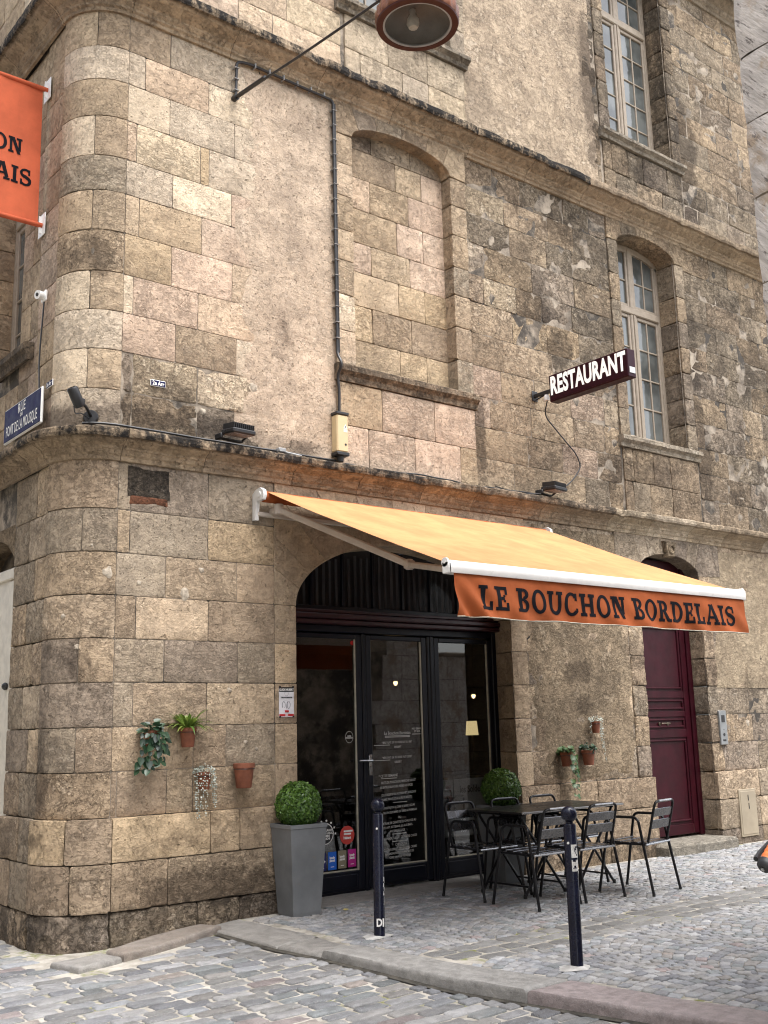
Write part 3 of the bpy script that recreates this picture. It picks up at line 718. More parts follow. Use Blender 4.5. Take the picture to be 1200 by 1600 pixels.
o = plaster(.08, .47, 3.45, 3.71, (.20, .165, .13), 31, .60, 1.0, cell=.014, grow=(.06, .06, .04, .06), soot=.78); o['label'] = 'blackened patch with a rusty lower edge'
plaster(.10, .46, 3.385, 3.47, (.17, .075, .045), 33, .5, .7, cell=.014, grow=(.05, .06, .04, .02))

ranked = sorted(stones, key=lambda t: -seen_area(t[0]))
rest = MB()
n_single = 0
for pts, mb in ranked:
    if n_single < 296 and seen_area(pts) > 60:
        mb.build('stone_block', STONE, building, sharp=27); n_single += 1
    elif seen_area(pts) > 0 or True:
        rest.add(mb.v, mb.f, True)
        o = len(rest.v) - len(mb.v)
        for k, L in mb.at.items():
            T = rest.at.setdefault(k, []); T += [None] * (o - len(T)); T += L
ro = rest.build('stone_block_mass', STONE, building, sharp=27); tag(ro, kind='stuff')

# ---- string courses: moulded profile swept round the corner, in separate stones
PROF1 = [(0, 3.735), (.022, 3.74), (.028, 3.775), (.045, 3.79), (.058, 3.825), (.066, 3.828), (.070, 3.845), (.110, 3.870), (.142, 3.885), (.150, 3.900), (.188, 3.906), (.197, 3.93), (.195, 3.965), (.180, 3.982), (.10, 3.995), (-.03, 4.02)]
PROF2 = [(0, 7.885), (.026, 7.89), (.032, 7.92), (.052, 7.935), (.056, 7.955), (.085, 7.985), (.092, 8.0), (.15, 8.03), (.195, 8.055), (.21, 8.075), (.245, 8.08), (.255, 8.11), (.252, 8.16), (.235, 8.178), (.12, 8.20), (-.03, 8.235)]
PROF3 = [(0, 12.08), (.03, 12.09), (.035, 12.14), (.07, 12.18), (.08, 12.22), (.16, 12.28), (.20, 12.30), (.24, 12.31), (.25, 12.45), (.2, 12.52), (-.03, 12.62)]
def cornice(prof, sA, sB, lo, hi, tf, name='cornice_stone', chipk=1.0, sootf=None):
    s = sA
    while s < sB - .02:
        e = min(s + rnd.uniform(lo, hi), sB)
        if s < -LC < e and e - s > .1: e = -LC
        if s < 0 < e and e - s > .1: e = 0.0
        n = max(2, int((e - s) / .05)); vs = []; fs = []; rv = rnd.random(); tint = tf(s); m = len(prof)
        # arc length of the profile is refined so the lip can crumble
        for i in range(n + 1):
            u = s + .002 + (e - s - .004) * i / n
            for k, (dd, z) in enumerate(prof):
                lip = dd / max(p[0] for p in prof)
                ch = max(0, nz(u * 5, z * 3, 2.2) - .12) * .12 * lip * lip * chipk
                vs.append(wallpt(u, z + .004 * nz(u * 6, 2) * lip - ch * .25 + .004 * nz(u * .8, 4.4), max(-.03, dd - ch + .0035 * nz(u * 9, 5) * lip)))
        for i in range(n):
            for k in range(m - 1): q = i * m + k; fs.append((q, q + m, q + m + 1, q + 1))
        sd = sootf(s) if sootf else .5
        soots = []
        mb = MB(); mb.add(vs, fs, True, None, tint=tint, rnd=rv, wear=.38)
        top_ = next(k for k, p in enumerate(prof) if p[0] > .86 * max(q[0] for q in prof)); mb.at['soot'] = [sd * (1.15 if k >= top_ else (.55 if k == top_ - 1 else .16)) for i in range(n + 1) for k, p in enumerate(prof)]
        mb.add([vs[k] for k in range(m)], [tuple(range(m))[::-1]], False, None, tint=tint, rnd=rv, wear=.6, soot=sd)
        mb.add([vs[n * m + k] for k in range(m)], [tuple(range(m))], False, None, tint=tint, rnd=rv, wear=.6, soot=sd)
        mb.build(name, STONE, building, sharp=17); s = e
cornice(PROF1, SIDE_S(3.2), 11.6, .7, 1.2, lambda s: pick(TAN) if s < 5 else pick(TAN, PALE), chipk=.55, sootf=lambda s: .9 if s < 3 else (.75 if s < 5 else .45))
cornice(PROF2, SIDE_S(3.4), 11.6, .8, 1.4, lambda s: pick(TAN), chipk=.45, sootf=lambda s: .95 if s < 5.2 else .42)
cornice(PROF3, 6.5, 11.6, .8, 1.4, lambda s: pick(TAN, GREYB), sootf=lambda s: .7)

# ---- window sills
def sill(x0, x1, z0, z1, d, tint, soot, side=False):
    mb = MB()
    prof = [(0.0, z0), (d * .45, z0), (d * .55, z0 + (z1 - z0) * .35), (d * .9, z0 + (z1 - z0) * .55), (d, z0 + (z1 - z0) * .6), (d, z1 - .012), (d - .012, z1), (-.30, z1 + .02)]
    n = max(3, int((x1 - x0) / .06)); m = len(prof); vs = []; fs = []
    for i in range(n + 1):
        u = x0 + (x1 - x0) * i / n
        for dd, z in prof:
            vs.append(wallpt(u, z + .004 * nz(u * 6, z * 8), dd + .006 * nz(u * 8, z * 12) if dd > 0 else dd))
    for i in range(n):
        for k in range(m - 1): q = i * m + k; fs.append((q, q + m, q + m + 1, q + 1))
    fs.append(tuple(range(m))[::-1]); fs.append(tuple(n * m + k for k in range(m)))
    mb.add(vs, fs, False, None, tint=tint, rnd=rnd.random(), wear=.5, soot=soot)
    return mb.build('window_sill', STONE, building)
sill(2.22, 4.12, 4.865, 5.03, .085, (.37, .29, .21), .75)
sill(6.53, 8.16, 4.83, 4.97, .085, (.48, .42, .34), .30)
sill(6.56, 8.34, 9.02, 9.15, .10, (.48, .43, .36), .30)
sill(2.30, 4.18, 9.00, 9.14, .12, (.48, .42, .34), .6)
sill(SIDE_S(1.85), SIDE_S(.98), 4.83, 4.99, .07, (.36, .28, .2), .8)

# ---- casement windows
WPAINT = plain('cream_joinery_paint', (.29, .24, .185), .6, var=.12, scale=14, wear=((.26, .20, .14), 30, .62), bump=.15)
PANE = None
def pane_material():
    m, n, l, b = newmat('old_window_glass'); t = NT(m)
    c = t.mix(t.rng(t.noise(t.pos(), 2.2, 3), .35, .65), (.055, .060, .058), (.13, .138, .133))
    l.new(c, b.inputs['Base Color']); b.inputs['Roughness'].default_value = .06; b.inputs['IOR'].default_value = 1.8
    l.new(t.bump(t.noise(t.pos(), 3.0, 2), .05, .02), b.inputs['Normal']); return m
PANE = pane_material()
def casement(x0, x1, zb, zs, rise, zt, yd, rows_low, M=None, name='window', rows_up=2):
    """frame, two casements and a fanlight pair; panes are sub-parts"""
    f = MB(); xc = (x0 + x1) / 2; hw = (x1 - x0) / 2
    top = lambda x: zs + rise * math.sqrt(max(0, 1 - ((x - xc) / (hw * 1.02)) ** 2))
    f.box(x0, x0 + .055, yd, yd + .07, zb, zs + .02, .006, M); f.box(x1 - .055, x1, yd, yd + .07, zb, zs + .02, .006, M)
    f.box(x0, x1, yd + .003, yd + .067, zb, zb + .06, .006, M); f.box(x0 + .05, x1 - .05, yd - .02, yd + .07, zt - .05, zt + .05, .012, M)
    f.box(xc - .055, xc + .055, yd - .012, yd + .06, zb + .05, zt - .045, .012, M); f.box(xc - .045, xc + .045, yd - .008, yd + .06, zt + .045, zs + rise - .02, .01, M)
    f.box(xc - .008, xc + .008, yd - .026, yd - .01, zb + .06, zt - .05, .004, M)
    hd = [(x, top(x)) for x in [x0 + (x1 - x0) * k / 14 for k in range(15)]]
    for (xa, za), (xb, zb_) in zip(hd[:-1], hd[1:]):
        f.add([(xa, yd, za - .075), (xb, yd, zb_ - .075), (xb, yd, zb_ + .01), (xa, yd, za + .01), (xa, yd + .06, za - .075), (xb, yd + .06, zb_ - .075)], [(0, 1, 2, 3), (4, 5, 1, 0)], False, M)
    panes = []
    for sx in (-1, 1):
        a, b = (x0 + .055, xc - .055) if sx < 0 else (xc + .055, x1 - .055)
        f.box(a, a + .045, yd + .004, yd + .055, zb + .06, zt - .05, .008, M); f.box(b - .045, b, yd + .004, yd + .055, zb + .06, zt - .05, .008, M)
        f.box(a + .045, b - .045, yd + .006, yd + .055, zb + .06, zb + .15, .008, M); f.box(a + .045, b - .045, yd + .006, yd + .055, zt - .10, zt - .05, .008, M)
        gx0, gx1, gz0, gz1 = a + .045, b - .045, zb + .15, zt - .10; gm = (gx0 + gx1) / 2
        f.box(gm - .011, gm + .011, yd + .012, yd + .045, gz0, gz1, .005, M)
        for r in range(rows_low):
            z0, z1 = gz0 + (gz1 - gz0) * r / rows_low, gz0 + (gz1 - gz0) * (r + 1) / rows_low
            if r: f.box(gx0, gx1, yd + .014, yd + .043, z0 - .011, z0 + .011, .005, M)
            for (p0, p1) in ((gx0, gm), (gm, gx1)): panes.append((p0 + .004, p1 - .004, z0 + .004, z1 - .004, None))
        uz0 = zt + .05; gz1 = max(top(a), top(b)) - .06
        a2, b2 = (x0 + .055, xc - .045) if sx < 0 else (xc + .045, x1 - .055)
        f.box(a2, a2 + .04, yd + .004, yd + .055, uz0, top(a2) - .06, .008, M); f.box(b2 - .04, b2, yd + .004, yd + .055, uz0, top(b2) - .06, .008, M)
        f.box(a2 + .04, b2 - .04, yd + .006, yd + .055, uz0, uz0 + .05, .008, M)
        gx0, gx1 = a2 + .04, b2 - .04; gm = (gx0 + gx1) / 2; zm = uz0 + .05 + (zs - uz0) * .48
        f.box(gm - .011, gm + .011, yd + .012, yd + .045, uz0 + .05, top(gm) - .06, .005, M); f.box(gx0, gx1, yd + .014, yd + .043, zm - .011, zm + .011, .005, M)
        for (p0, p1) in ((gx0, gm), (gm, gx1)):
            panes.append((p0 + .004, p1 - .004, uz0 + .05, zm - .004, None)); panes.append((p0 + .004, p1 - .004, zm + .004, None, (top(p0) - .05, top(p1) - .05)))
    fo = f.build(name, WPAINT, building)
    for p0, p1, z0, z1, arch in panes:
        g = MB(); zz = arch if arch else (z1, z1); ty = rnd.uniform(-.003, .003)
        vs = [(p0, yd + .030 + ty, z0), (p1, yd + .030 - ty, z0), (p1, yd + .030 - ty, zz[1]), (p0, yd + .030 + ty, zz[0])]
        vs += [(x, y + .004, z) for x, y, z in vs]
        g.add(vs, [(0, 1, 2, 3), (7, 6, 5, 4), (0, 4, 5, 1), (1, 5, 6, 2), (2, 6, 7, 3), (3, 7, 4, 0)], False, M)
        g.build('pane', PANE, fo)
    return fo
casement(6.76, 7.95, 4.985, 7.60, .17, 6.86, .27, 4)
casement(6.80, 8.13, 9.17, 12.0, .17, 11.25, .27, 5)
casement(2.62, 3.95, 9.16, 12.0, .17, 11.25, .27, 5)
MS = Matrix(((0, 1, 0, -RC), (-1, 0, 0, 0), (0, 0, 1, 0), (0, 0, 0, 1)))    # facade space -> side street: x -> -y, y(depth) -> +x
casement(-2.42, -1.37, 5.0, 7.35, .2, 6.75, .30, 4, MS)

# side-street doorway with cream frame at the picture's left edge
sd = MB(); sd.box(-2.45, -2.37, .07, .15, 0, 3.0, .01, MS); sd.box(-1.30, -1.215, .07, .15, 0, 3.0, .01, MS)
sd.box(-2.37, -1.30, .072, .148, 2.9, 3.0, .01, MS); sd.box(-1.37, -1.30, .10, .14, .0, 2.9, .006, MS); sd.box(-1.52, -1.37, .085, .135, .0, 2.9, .02, MS)
sd.box(-2.37, -1.52, .10, .13, 0, 2.9, .0, MS); sdo = sd.build('door', plain('cream_door_paint', (.52, .48, .41), .5, scale=9, bump=.1), building)
hb = MB(); hb.lathe([(0, 0), (.03, 0), (.035, .02), (.02, .04), (0, .045)], 14, MS @ TR(-1.45, .085, 1.95, 0, R_(90))); hb.build('handle', plain('black_iron', (.02, .02, .022), .4), sdo)
lt = MB()
for k in range(7):
    x0, x1 = -2.45 + 1.235 * k / 7, -2.45 + 1.235 * (k + 1) / 7; z = lambda x: 2.98 + .30 * math.sqrt(max(0, 1 - ((x + 1.83) / .64) ** 2))
    lt.add([(x0, .02, z(x0)), (x1, .02, z(x1)), (x1, .02, 3.36), (x0, .02, 3.36), (x0, .3, z(x0)), (x1, .3, z(x1))], [(0, 1, 2, 3), (4, 5, 1, 0)], False, MS, tint=(.36, .28, .19), rnd=.2 + k * .01, wear=.6, soot=.3)
lt.build('door_head', STONE, building)

# ---- red street door
RED = plain('oxblood_door_paint', (.031, .0026, .0068), .42, var=.22, scale=5, wear=((.10, .05, .035), 18, .72), bump=.06, spec=.22)
rd = MB()
rd.box(6.73, 6.82, .19, .28, .12, 3.52, .012); rd.box(7.84, 7.925, .19, .28, .12, 3.52, .012); rd.box(6.82, 7.84, .195, .275, 2.78, 2.90, .012)
rd.box(6.82, 7.84, .225, .265, .15, 2.78)
rd.box(6.83, 6.93, .21, .227, .15, 2.78, .006); rd.box(7.73, 7.83, .21, .227, .15, 2.78, .006)
for z0, z1 in ((.15, .27), (1.30, 1.40), (1.55, 1.62), (1.78, 1.86), (2.68, 2.78)): rd.box(6.93, 7.73, .212, .227, z0, z1, .006)
for z0, z1 in ((.30, 1.28), (1.42, 1.53), (1.64, 1.76), (1.89, 2.65)):
    rd.box(6.96, 7.70, .205, .226, z0, z0 + .025, .008); rd.box(6.96, 7.70, .205, .226, z1 - .025, z1, .008); rd.box(6.96, 6.985, .206, .226, z0 + .025, z1 - .025, .008); rd.box(7.675, 7.70, .206, .226, z0 + .025, z1 - .025, .008)
rd.box(6.82, 7.84, .23, .26, 2.90, 3.50)
rdo = rd.build('door', RED, building); rdo['label'] = 'dark red panelled street door'
h = MB(); h.tube(round_path([(7.20, .205, 1.47), (7.20, .17, 1.475), (7.36, .17, 1.475), (7.36, .205, 1.47)], .02), .009, 8); h.lathe([(0, 0), (.02, 0), (.02, .008), (0, .01)], 12, TR(7.20, .215, 1.47, 0, R_(90))); h.lathe([(0, 0), (.02, 0), (.02, .008), (0, .01)], 12, TR(7.36, .215, 1.47, 0, R_(90)))
h.build('handle', plain('worn_brass', (.18, .15, .11), .4, .8), rdo)
rot = MB(); rot.box(6.84, 7.82, .214, .224, .155, .262, .003); ro2 = rot.build('kick_board', plain('rotten_wood', (.055, .028, .02), .9, var=.5, scale=30, bump=.6), rdo); ro2['label'] = 'flaking bare wood at the foot of the red door'
st = MB(); n = 14
st.box(6.62, 7.96, -.26, .30, -.10, .12, .03, None, tint=(.34, .32, .28), rnd=.4, wear=.4, soot=.25)
st.build('door_step', STONE, building)
# grey-beige metal hatch let into the plinth and its frame
hm = MB(); hm.box(8.31, 8.68, -.066, -.045, .07, .64, .004); hm.box(8.335, 8.655, -.071, -.05, .095, .615, .004); hm.build('meter_hatch', plain('stone_coloured_hatch', (.34, .285, .205), .7, var=.1, scale=4, bump=.2), building)
hk = MB(); hk.box(8.49, 8.502, -.075, -.06, .50, .57); hk.box(8.495, 8.507, -.075, -.06, .40, .47); hk.build('hatch_slot', plain('dark_slot', (.01, .01, .01), .8), building)

LIME = plain('lime_patch', (.38, .325, .255), .95, var=.35, scale=30, bump=.8)
pq = random.Random(23)
for (s_, z_, r_) in ((-.07, 2.80, .052), (.20, 2.73, .022), (.63, 2.66, .050), (.78, 2.88, .026), (-.42, 2.45, .024), (-.30, 2.20, .020), (1.06, 1.86, .022), (1.22, 1.42, .020), (1.33, 1.36, .017), (-.20, 3.02, .016), (8.75, 1.45, .04), (1.30, 4.62, .05), (.78, 4.30, .03)):
    m = MB(); ring = []
    for i in range(16):
        a = 2 * math.pi * i / 16; rr = r_ * (1 + .55 * noise.noise(Vector((math.cos(a) * 1.4, math.sin(a) * 1.4, s_ * 9)))); ring.append((s_ + rr * math.cos(a), z_ + rr * 1.05 * math.sin(a)))
    m.add([wallpt(a, b, -.002) for a, b in ring] + [wallpt(s_ + (a - s_) * .7, z_ + (b - z_) * .7, .0055) for a, b in ring] + [wallpt(s_, z_, .006)], [(i, (i + 1) % 16, 16 + (i + 1) % 16, 16 + i) for i in range(16)] + [(16 + i, 16 + (i + 1) % 16, 32) for i in range(16)], True)
    m.build('lime_patch', LIME, building, sharp=0)
# ================================================================ GROUND
def road_z(x, y): return -.036 - .016 * min(max(-y - 1.25, 0), 1.6) - .028 * min(max(.95 - x, 0), 4) + .008 * nz(x * .7, y * .7)
def pave_z(x, y): return .006 * nz(x * .5 + 9, y * .5) - .0035 * max(0, 0)
def kerb_out(y):      # x of the kerb's road edge and of its pavement edge
    pts = [(.3, .76, 1.08), (-.23, .80, 1.16), (-1.15, .80, 1.18), (-1.57, .86, 1.14), (-2.84, .96, 1.30), (-3.54, 1.09, 1.45), (-4.55, 1.29, 1.62), (-7.5, 1.90, 2.22)]
    y = max(min(y, .3), -7.5)
    for (ya, a0, a1), (yb, b0, b1) in zip(pts[:-1], pts[1:]):
        if y <= ya and y >= yb:
            t = (ya - y) / (ya - yb); return a0 + (b0 - a0) * t, a1 + (b1 - a1) * t
    return pts[-1][1:]
g = MB(); n = 40
for i in range(n):
    for j in range(n):
        x0, x1, y0, y1 = -60 + 120 * i / n, -60 + 120 * (i + 1) / n, -60 + 120 * j / n, -60 + 120 * (j + 1) / n
        g.add([(x0, y0, -.32), (x1, y0, -.32), (x1, y1, -.32), (x0, y1, -.32)], [(0, 1, 2, 3)])
tag(g.build('ground', BED), kind='structure')
def sheet(xf, ys, zf, name, dz, nx=40):
    m = MB(); vs = []; ny = len(ys) - 1
    for y in ys:
        a, b = xf(y)
        for i in range(nx + 1): x = a + (b - a) * (i / nx); vs.append((x, y, zf(x, y) + dz))
    m.add(vs, [(j * (nx + 1) + i, j * (nx + 1) + i + 1, (j + 1) * (nx + 1) + i + 1, (j + 1) * (nx + 1) + i) for j in range(ny) for i in range(nx)], True)
    return tag(m.build(name, BED, sharp=0), kind='structure')
ysr = [-12 + 14.5 * k / 70 for k in range(71)]
road = sheet(lambda y: (-6, kerb_out(y)[0] + .04), ysr, road_z, 'road', -.012, 40)
ysp = [-7.5 + 7.95 * k / 60 for k in range(61)]
pavement = sheet(lambda y: (kerb_out(y)[1] - .03, 16), ysp, pave_z, 'pavement', -.009, 60)

# sett shapes: a few worn outlines shared by all setts (unit size, scaled per sett)
def sett_mesh(k):
    """worn rectangular sett: slightly crooked outline, clipped corners, flat top with a soft arris"""
    r = random.Random(100 + k); vs = []; out = []
    j = lambda a: r.uniform(-a, a)
    cs = [(-.5 + j(.035), -.5 + j(.05)), (.5 + j(.035), -.5 + j(.05)), (.5 + j(.035), .5 + j(.05)), (-.5 + j(.035), .5 + j(.05))]
    for i in range(4):
        a, b = Vector(cs[i]), Vector(cs[(i + 1) % 4]); d = b - a; c0, c1 = r.uniform(.04, .10), r.uniform(.04, .10); nn = Vector((-d.y, d.x))
        out += [a + d * c0, a + d * .36 + nn * j(.03), a + d * .66 + nn * j(.03), b - d * c1]
    m = len(out)
    for f, z in ((1.0, -.9), (.99, -.16), (.945, .0), (.80, .045)):
        for p in out: vs.append((p.x * f, p.y * f, z + (r.uniform(-.05, .04) if z >= 0 else 0)))
    vs.append((0, 0, .05)); fs = []
    for l in range(3):
        for i in range(m): i2 = (i + 1) % m; fs.append((l * m + i, l * m + i2, (l + 1) * m + i2, (l + 1) * m + i))
    for i in range(m): fs.append((3 * m + i, 3 * m + (i + 1) % m, 4 * m))
    return vs, fs
SETTS = []
for k in range(10):
    vs, fs = sett_mesh(k); me = bpy.data.meshes.new('sett_shape'); me.from_pydata(vs, [], fs); me.materials.append(SETT_O)
    me.polygons.foreach_set('use_smooth', [True] * len(fs)); SETTS.append((me, vs, fs))
def lay(setts, parent, name, mass):
    """setts: (x, y, z, rz, lx, ly, tint); the 296 that show largest become parts, the rest one mass"""
    def area(s):
        x, y, z, rz, lx, ly, _ = s; c, n_ = math.cos(rz), math.sin(rz)
        return seen_area([(x + c * a * lx / 2 - n_ * b * ly / 2, y + n_ * a * lx / 2 + c * b * ly / 2, z) for a in (-1, 1) for b in (-1, 1)])
    A = sorted(((area(s), i) for i, s in enumerate(setts)), reverse=True); M_ = MB(); T = []
    for k, (ar, i) in enumerate(A):
        x, y, z, rz, lx, ly, tint = setts[i]; me, vs, fs = SETTS[i % 10]
        rx, ry = rnd.uniform(-.02, .02), rnd.uniform(-.02, .02)
        M = Matrix.Translation((x, y, z)) @ Matrix.Rotation(rz, 4, 'Z') @ Matrix.Rotation(rx, 4, 'X') @ Matrix.Rotation(ry, 4, 'Y') @ Matrix.Diagonal((lx, ly, .07, 1))
        if k < 296 and ar > 0:
            o = bpy.data.objects.new(name, me); COL.objects.link(o); o.parent = parent; o.matrix_local = M; o['tint'] = (*tint, 1.0)[:3]
        elif ar > 0 or (x < 16 and y > -6): M_.add(vs, fs, True, M, tint=tint)
    tag(M_.build(mass, SETT_M, parent, sharp=0), kind='stuff')
GR = [(.20, .205, .215), (.24, .24, .245), (.175, .18, .195), (.275, .272, .27), (.22, .218, .212), (.185, .20, .205), (.245, .255, .27), (.225, .215, .205), (.30, .30, .305)]
PK = [(.27, .225, .22), (.25, .21, .205), (.27, .235, .212)]
def gtint(p=.12, k=1.0, sp=1.0):
    c = rnd.choice(PK) if rnd.random() < p else rnd.choice(GR); f = rnd.uniform(1 - .38 * sp, 1 + .25 * sp) * k; return tuple(v * f for v in c)
setts = []; y = 1.6
while y > -9:
    py = rnd.uniform(.108, .132); x = -5.5 + rnd.uniform(0, .2)
    lim = kerb_out(y - py / 2)[0] - .03
    while x < lim - .03:
        lx = rnd.uniform(.17, .31); x1 = min(x + lx, lim)
        cx, cy = (x + x1) / 2, y - py / 2 + .012 * nz(x * .6, y * 3)
        inside = (cx > -RC - .55 and cy > -.62 - .0 * cx and cx < .9)
        strip = cy > -.22 - .33 * min(1, max(0, (.9 - cx) / .75)) - (.22 if cx < .1 else 0)
        if not (cx > -.56 and strip and cx < .95) and x1 - x > .06 and not (cx > -.43 and cy > -.25):
            setts.append((cx, cy, road_z(cx, cy) - .004 + rnd.uniform(-.004, .004), rnd.uniform(-.03, .03), x1 - x - rnd.uniform(.014, .026), py - rnd.uniform(.014, .024), gtint(.08, .74, .9)))
        x = x1
    y -= py
lay(setts, road, 'road_sett', 'road_sett_mass')

# pavement: small setts laid in segmental arcs, a gutter band of long setts, a smooth strip at the door
def fan(x0, x1, y0, y1, W, pitch, p, k, sp):
    out = []; r = W * .72; half = math.asin(W / 2 / r)
    nx = int((x1 - x0) / W) + 1
    for c in range(nx + 1):
        xc = x0 + W * (c + .5); yy = y1 + r * .4
        while yy > y0 - r * .4:
            m = max(3, int(2 * half * r / (pitch * 1.05)))
            ph = rnd.uniform(-.3, .3)
            for i in range(m):
                a = -half + 2 * half * (i + .5 + ph * .3) / m; px, py_ = xc + r * math.sin(a), yy + r * (math.cos(a) - 1)
                if x0 <= px <= x1 and y0 < py_ < y1 and px > kerb_out(py_)[1] + .05:
                    e = pitch * (.55 + .45 * math.cos(a))
                    out.append((px, py_, pave_z(px, py_) + rnd.uniform(-.004, .002), -a + rnd.uniform(-.12, .12), 2 * half * r / m * .97 - rnd.uniform(.004, .012), e - rnd.uniform(.004, .012), gtint(p, k, sp)))
            yy -= pitch
    return out
ps = fan(1.1, 15.0, -2.12, -.13, 1.05, .088, .02, 1.06, .35) + fan(1.3, 15.0, -7.3, -2.62, 1.05, .088, .02, 1.16, .35)
yb = [-2.13, -2.295, -2.46, -2.625]
for a, b in zip(yb[1:], yb[:-1]):
    x = 1.25 + rnd.uniform(0, .1)
    while x < 15:
        lx = rnd.uniform(.17, .30); cy = (a + b) / 2; K = rnd.uniform(.72, 1.2)
        if x > kerb_out(cy)[1] + .04: ps.append((x + lx / 2, cy, pave_z(x, cy) - .003, rnd.uniform(-.02, .02), lx - .022, b - a - .030, tuple(v * K for v in (.165, .163, .158))))
        x += lx
lay(ps, pavement, 'pavement_sett', 'pavement_sett_mass')
SLAB = (.21, .20, .185)
def slab(name, outline, zt, zb, parent, mat, tintm=None, seg=.08):
    """kerb or paving stone with a worn rounded top edge following an outline of 2D points"""
    pts = [Vector(p) for p in outline]; m = len(pts); res = []
    for i in range(m):
        a, b = pts[i], pts[(i + 1) % m]; L = (b - a).length; n_ = max(1, int(L / seg))
        for k in range(n_): res.append(a + (b - a) * k / n_)
    c = sum(res, Vector((0, 0))) / len(res); mb = MB(); vs = []; fs = []; q = len(res)
    for ins, dz in ((0, None), (0, -.030), (.007, -.010), (.022, -.001), (.06, .0)):
        for p in res:
            dirc = (c - p); d = dirc.normalized() if dirc.length > 1e-6 else Vector((0, 0))
            w = .006 * nz(p.x * 6, p.y * 6, 4)
            z = zb(p.x, p.y) if dz is None else zt(p.x, p.y) + dz + .004 * nz(p.x * 5, p.y * 5)
            vs.append((p.x + d.x * (ins + (w if dz is not None else 0)), p.y + d.y * (ins + (w if dz is not None else 0)), z))
    for l in range(4):
        for i in range(q): i2 = (i + 1) % q; fs.append((l * q + i, l * q + i2, (l + 1) * q + i2, (l + 1) * q + i))
    area = sum(res[k].x * res[(k + 1) % q].y - res[(k + 1) % q].x * res[k].y for k in range(q))
    if area < 0: fs = [f[::-1] for f in fs]
    top = tuple(4 * q + i for i in range(q)); fs.append(top if area > 0 else top[::-1])
    mb.add(vs, fs, True); o = mb.build(name, SETT_O, parent, sharp=50); o['tint'] = mat; return o
kerb = MB()
for k in range(30):
    ya, yb_ = .2 - 7.4 * k / 30, .2 - 7.4 * (k + 1) / 30; a, b = kerb_out(ya), kerb_out(yb_)
    kerb.add([(a[0] + .02, ya, -.12), (a[1], ya, -.12), (b[1], yb_, -.12), (b[0] + .02, yb_, -.12)], [(3, 2, 1, 0)])
kerbo = tag(kerb.build('kerb', BED), kind='structure')
GREYK = (.235, .228, .215)
PINKK = (.245, .205, .20)
BROWNK = (.185, .155, .13)
def kerb_piece(ya, yb_, mat, zt, label=None):
    n_ = max(2, int(abs(yb_ - ya) / .25)); L = [(kerb_out(ya + (yb_ - ya) * i / n_)[0], ya + (yb_ - ya) * i / n_) for i in range(n_ + 1)]; Rr = [(kerb_out(ya + (yb_ - ya) * i / n_)[1], ya + (yb_ - ya) * i / n_) for i in range(n_ + 1)]
    return slab('kerb_stone', L + Rr[::-1], zt, lambda x, y: -.2, kerbo, mat)
kerb_piece(-.02, -1.13, SLAB, lambda x, y: -.012 + .02 * min(1, max(0, (x - .8) / .3)) - .012)
kerb_piece(-1.14, -1.60, SLAB, lambda x, y: -.018 + .012 * min(1, max(0, (x - .85) / .3)))
kerb_piece(-1.61, -3.38, GREYK, lambda x, y: .004 + .006)
kerb_piece(-3.39, -4.86, PINKK, lambda x, y: .008)
kerb_piece(-4.87, -7.2, GREYK, lambda x, y: .008)
gz = lambda x, y: road_z(x, y) + .045
slab('kerb_stone', [(.78, -.06), (.86, -.24), (.50, -.40), (.13, -.51), (-.12, -.56), (-.16, -.34), (.30, -.12)], gz, lambda x, y: -.25, kerbo, BROWNK)
slab('kerb_stone', [(-.14, -.57), (-.49, -.64), (-.56, -.30), (-.18, -.33)], lambda x, y: gz(x, y) - .012, lambda x, y: -.25, kerbo, SLAB)
slab('threshold_slab', [(1.74, .40), (1.74, -.12), (3.1, -.13), (3.1, .40)], lambda x, y: .004, lambda x, y: -.1, pavement, SLAB)
slab('threshold_slab', [(3.11, .40), (3.11, -.13), (4.55, -.12), (4.55, .40)], lambda x, y: .003, lambda x, y: -.1, pavement, SLAB)
# pale cement round each bollard foot
CEM = plain('pale_cement', (.44, .43, .41), .9, var=.25, scale=14, bump=.7)
for bx, by in ((1.47, -1.49), (1.74, -3.17)):
    m = MB(); ring = []
    for i in range(18):
        a = 2 * math.pi * i / 18; r = (.085 + .045 * nz(math.cos(a) * 1.3 + bx, math.sin(a) * 1.3, by)) * (1.25 if math.cos(a) < 0 else .9); ring.append((bx + r * math.cos(a) * 1.3, by + r * math.sin(a), pave_z(bx, by) + .004))
    m.add(ring + [(bx, by, .016)], [(i, (i + 1) % 18, 18) for i in range(18)], True); m.build('cement_patch', CEM, pavement)

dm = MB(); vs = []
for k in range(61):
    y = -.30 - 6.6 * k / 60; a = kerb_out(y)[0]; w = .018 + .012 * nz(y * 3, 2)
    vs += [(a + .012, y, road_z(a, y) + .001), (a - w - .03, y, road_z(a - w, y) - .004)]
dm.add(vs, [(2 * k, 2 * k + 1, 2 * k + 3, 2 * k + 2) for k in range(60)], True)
tag(dm.build('gutter_dirt_shade', plain('kerb_foot_dirt_shade', (.05, .045, .036), .9, var=.5, scale=12, bump=.5), road), kind='stuff')  # dirt line, dark enough to stand in for shade at the kerb foot
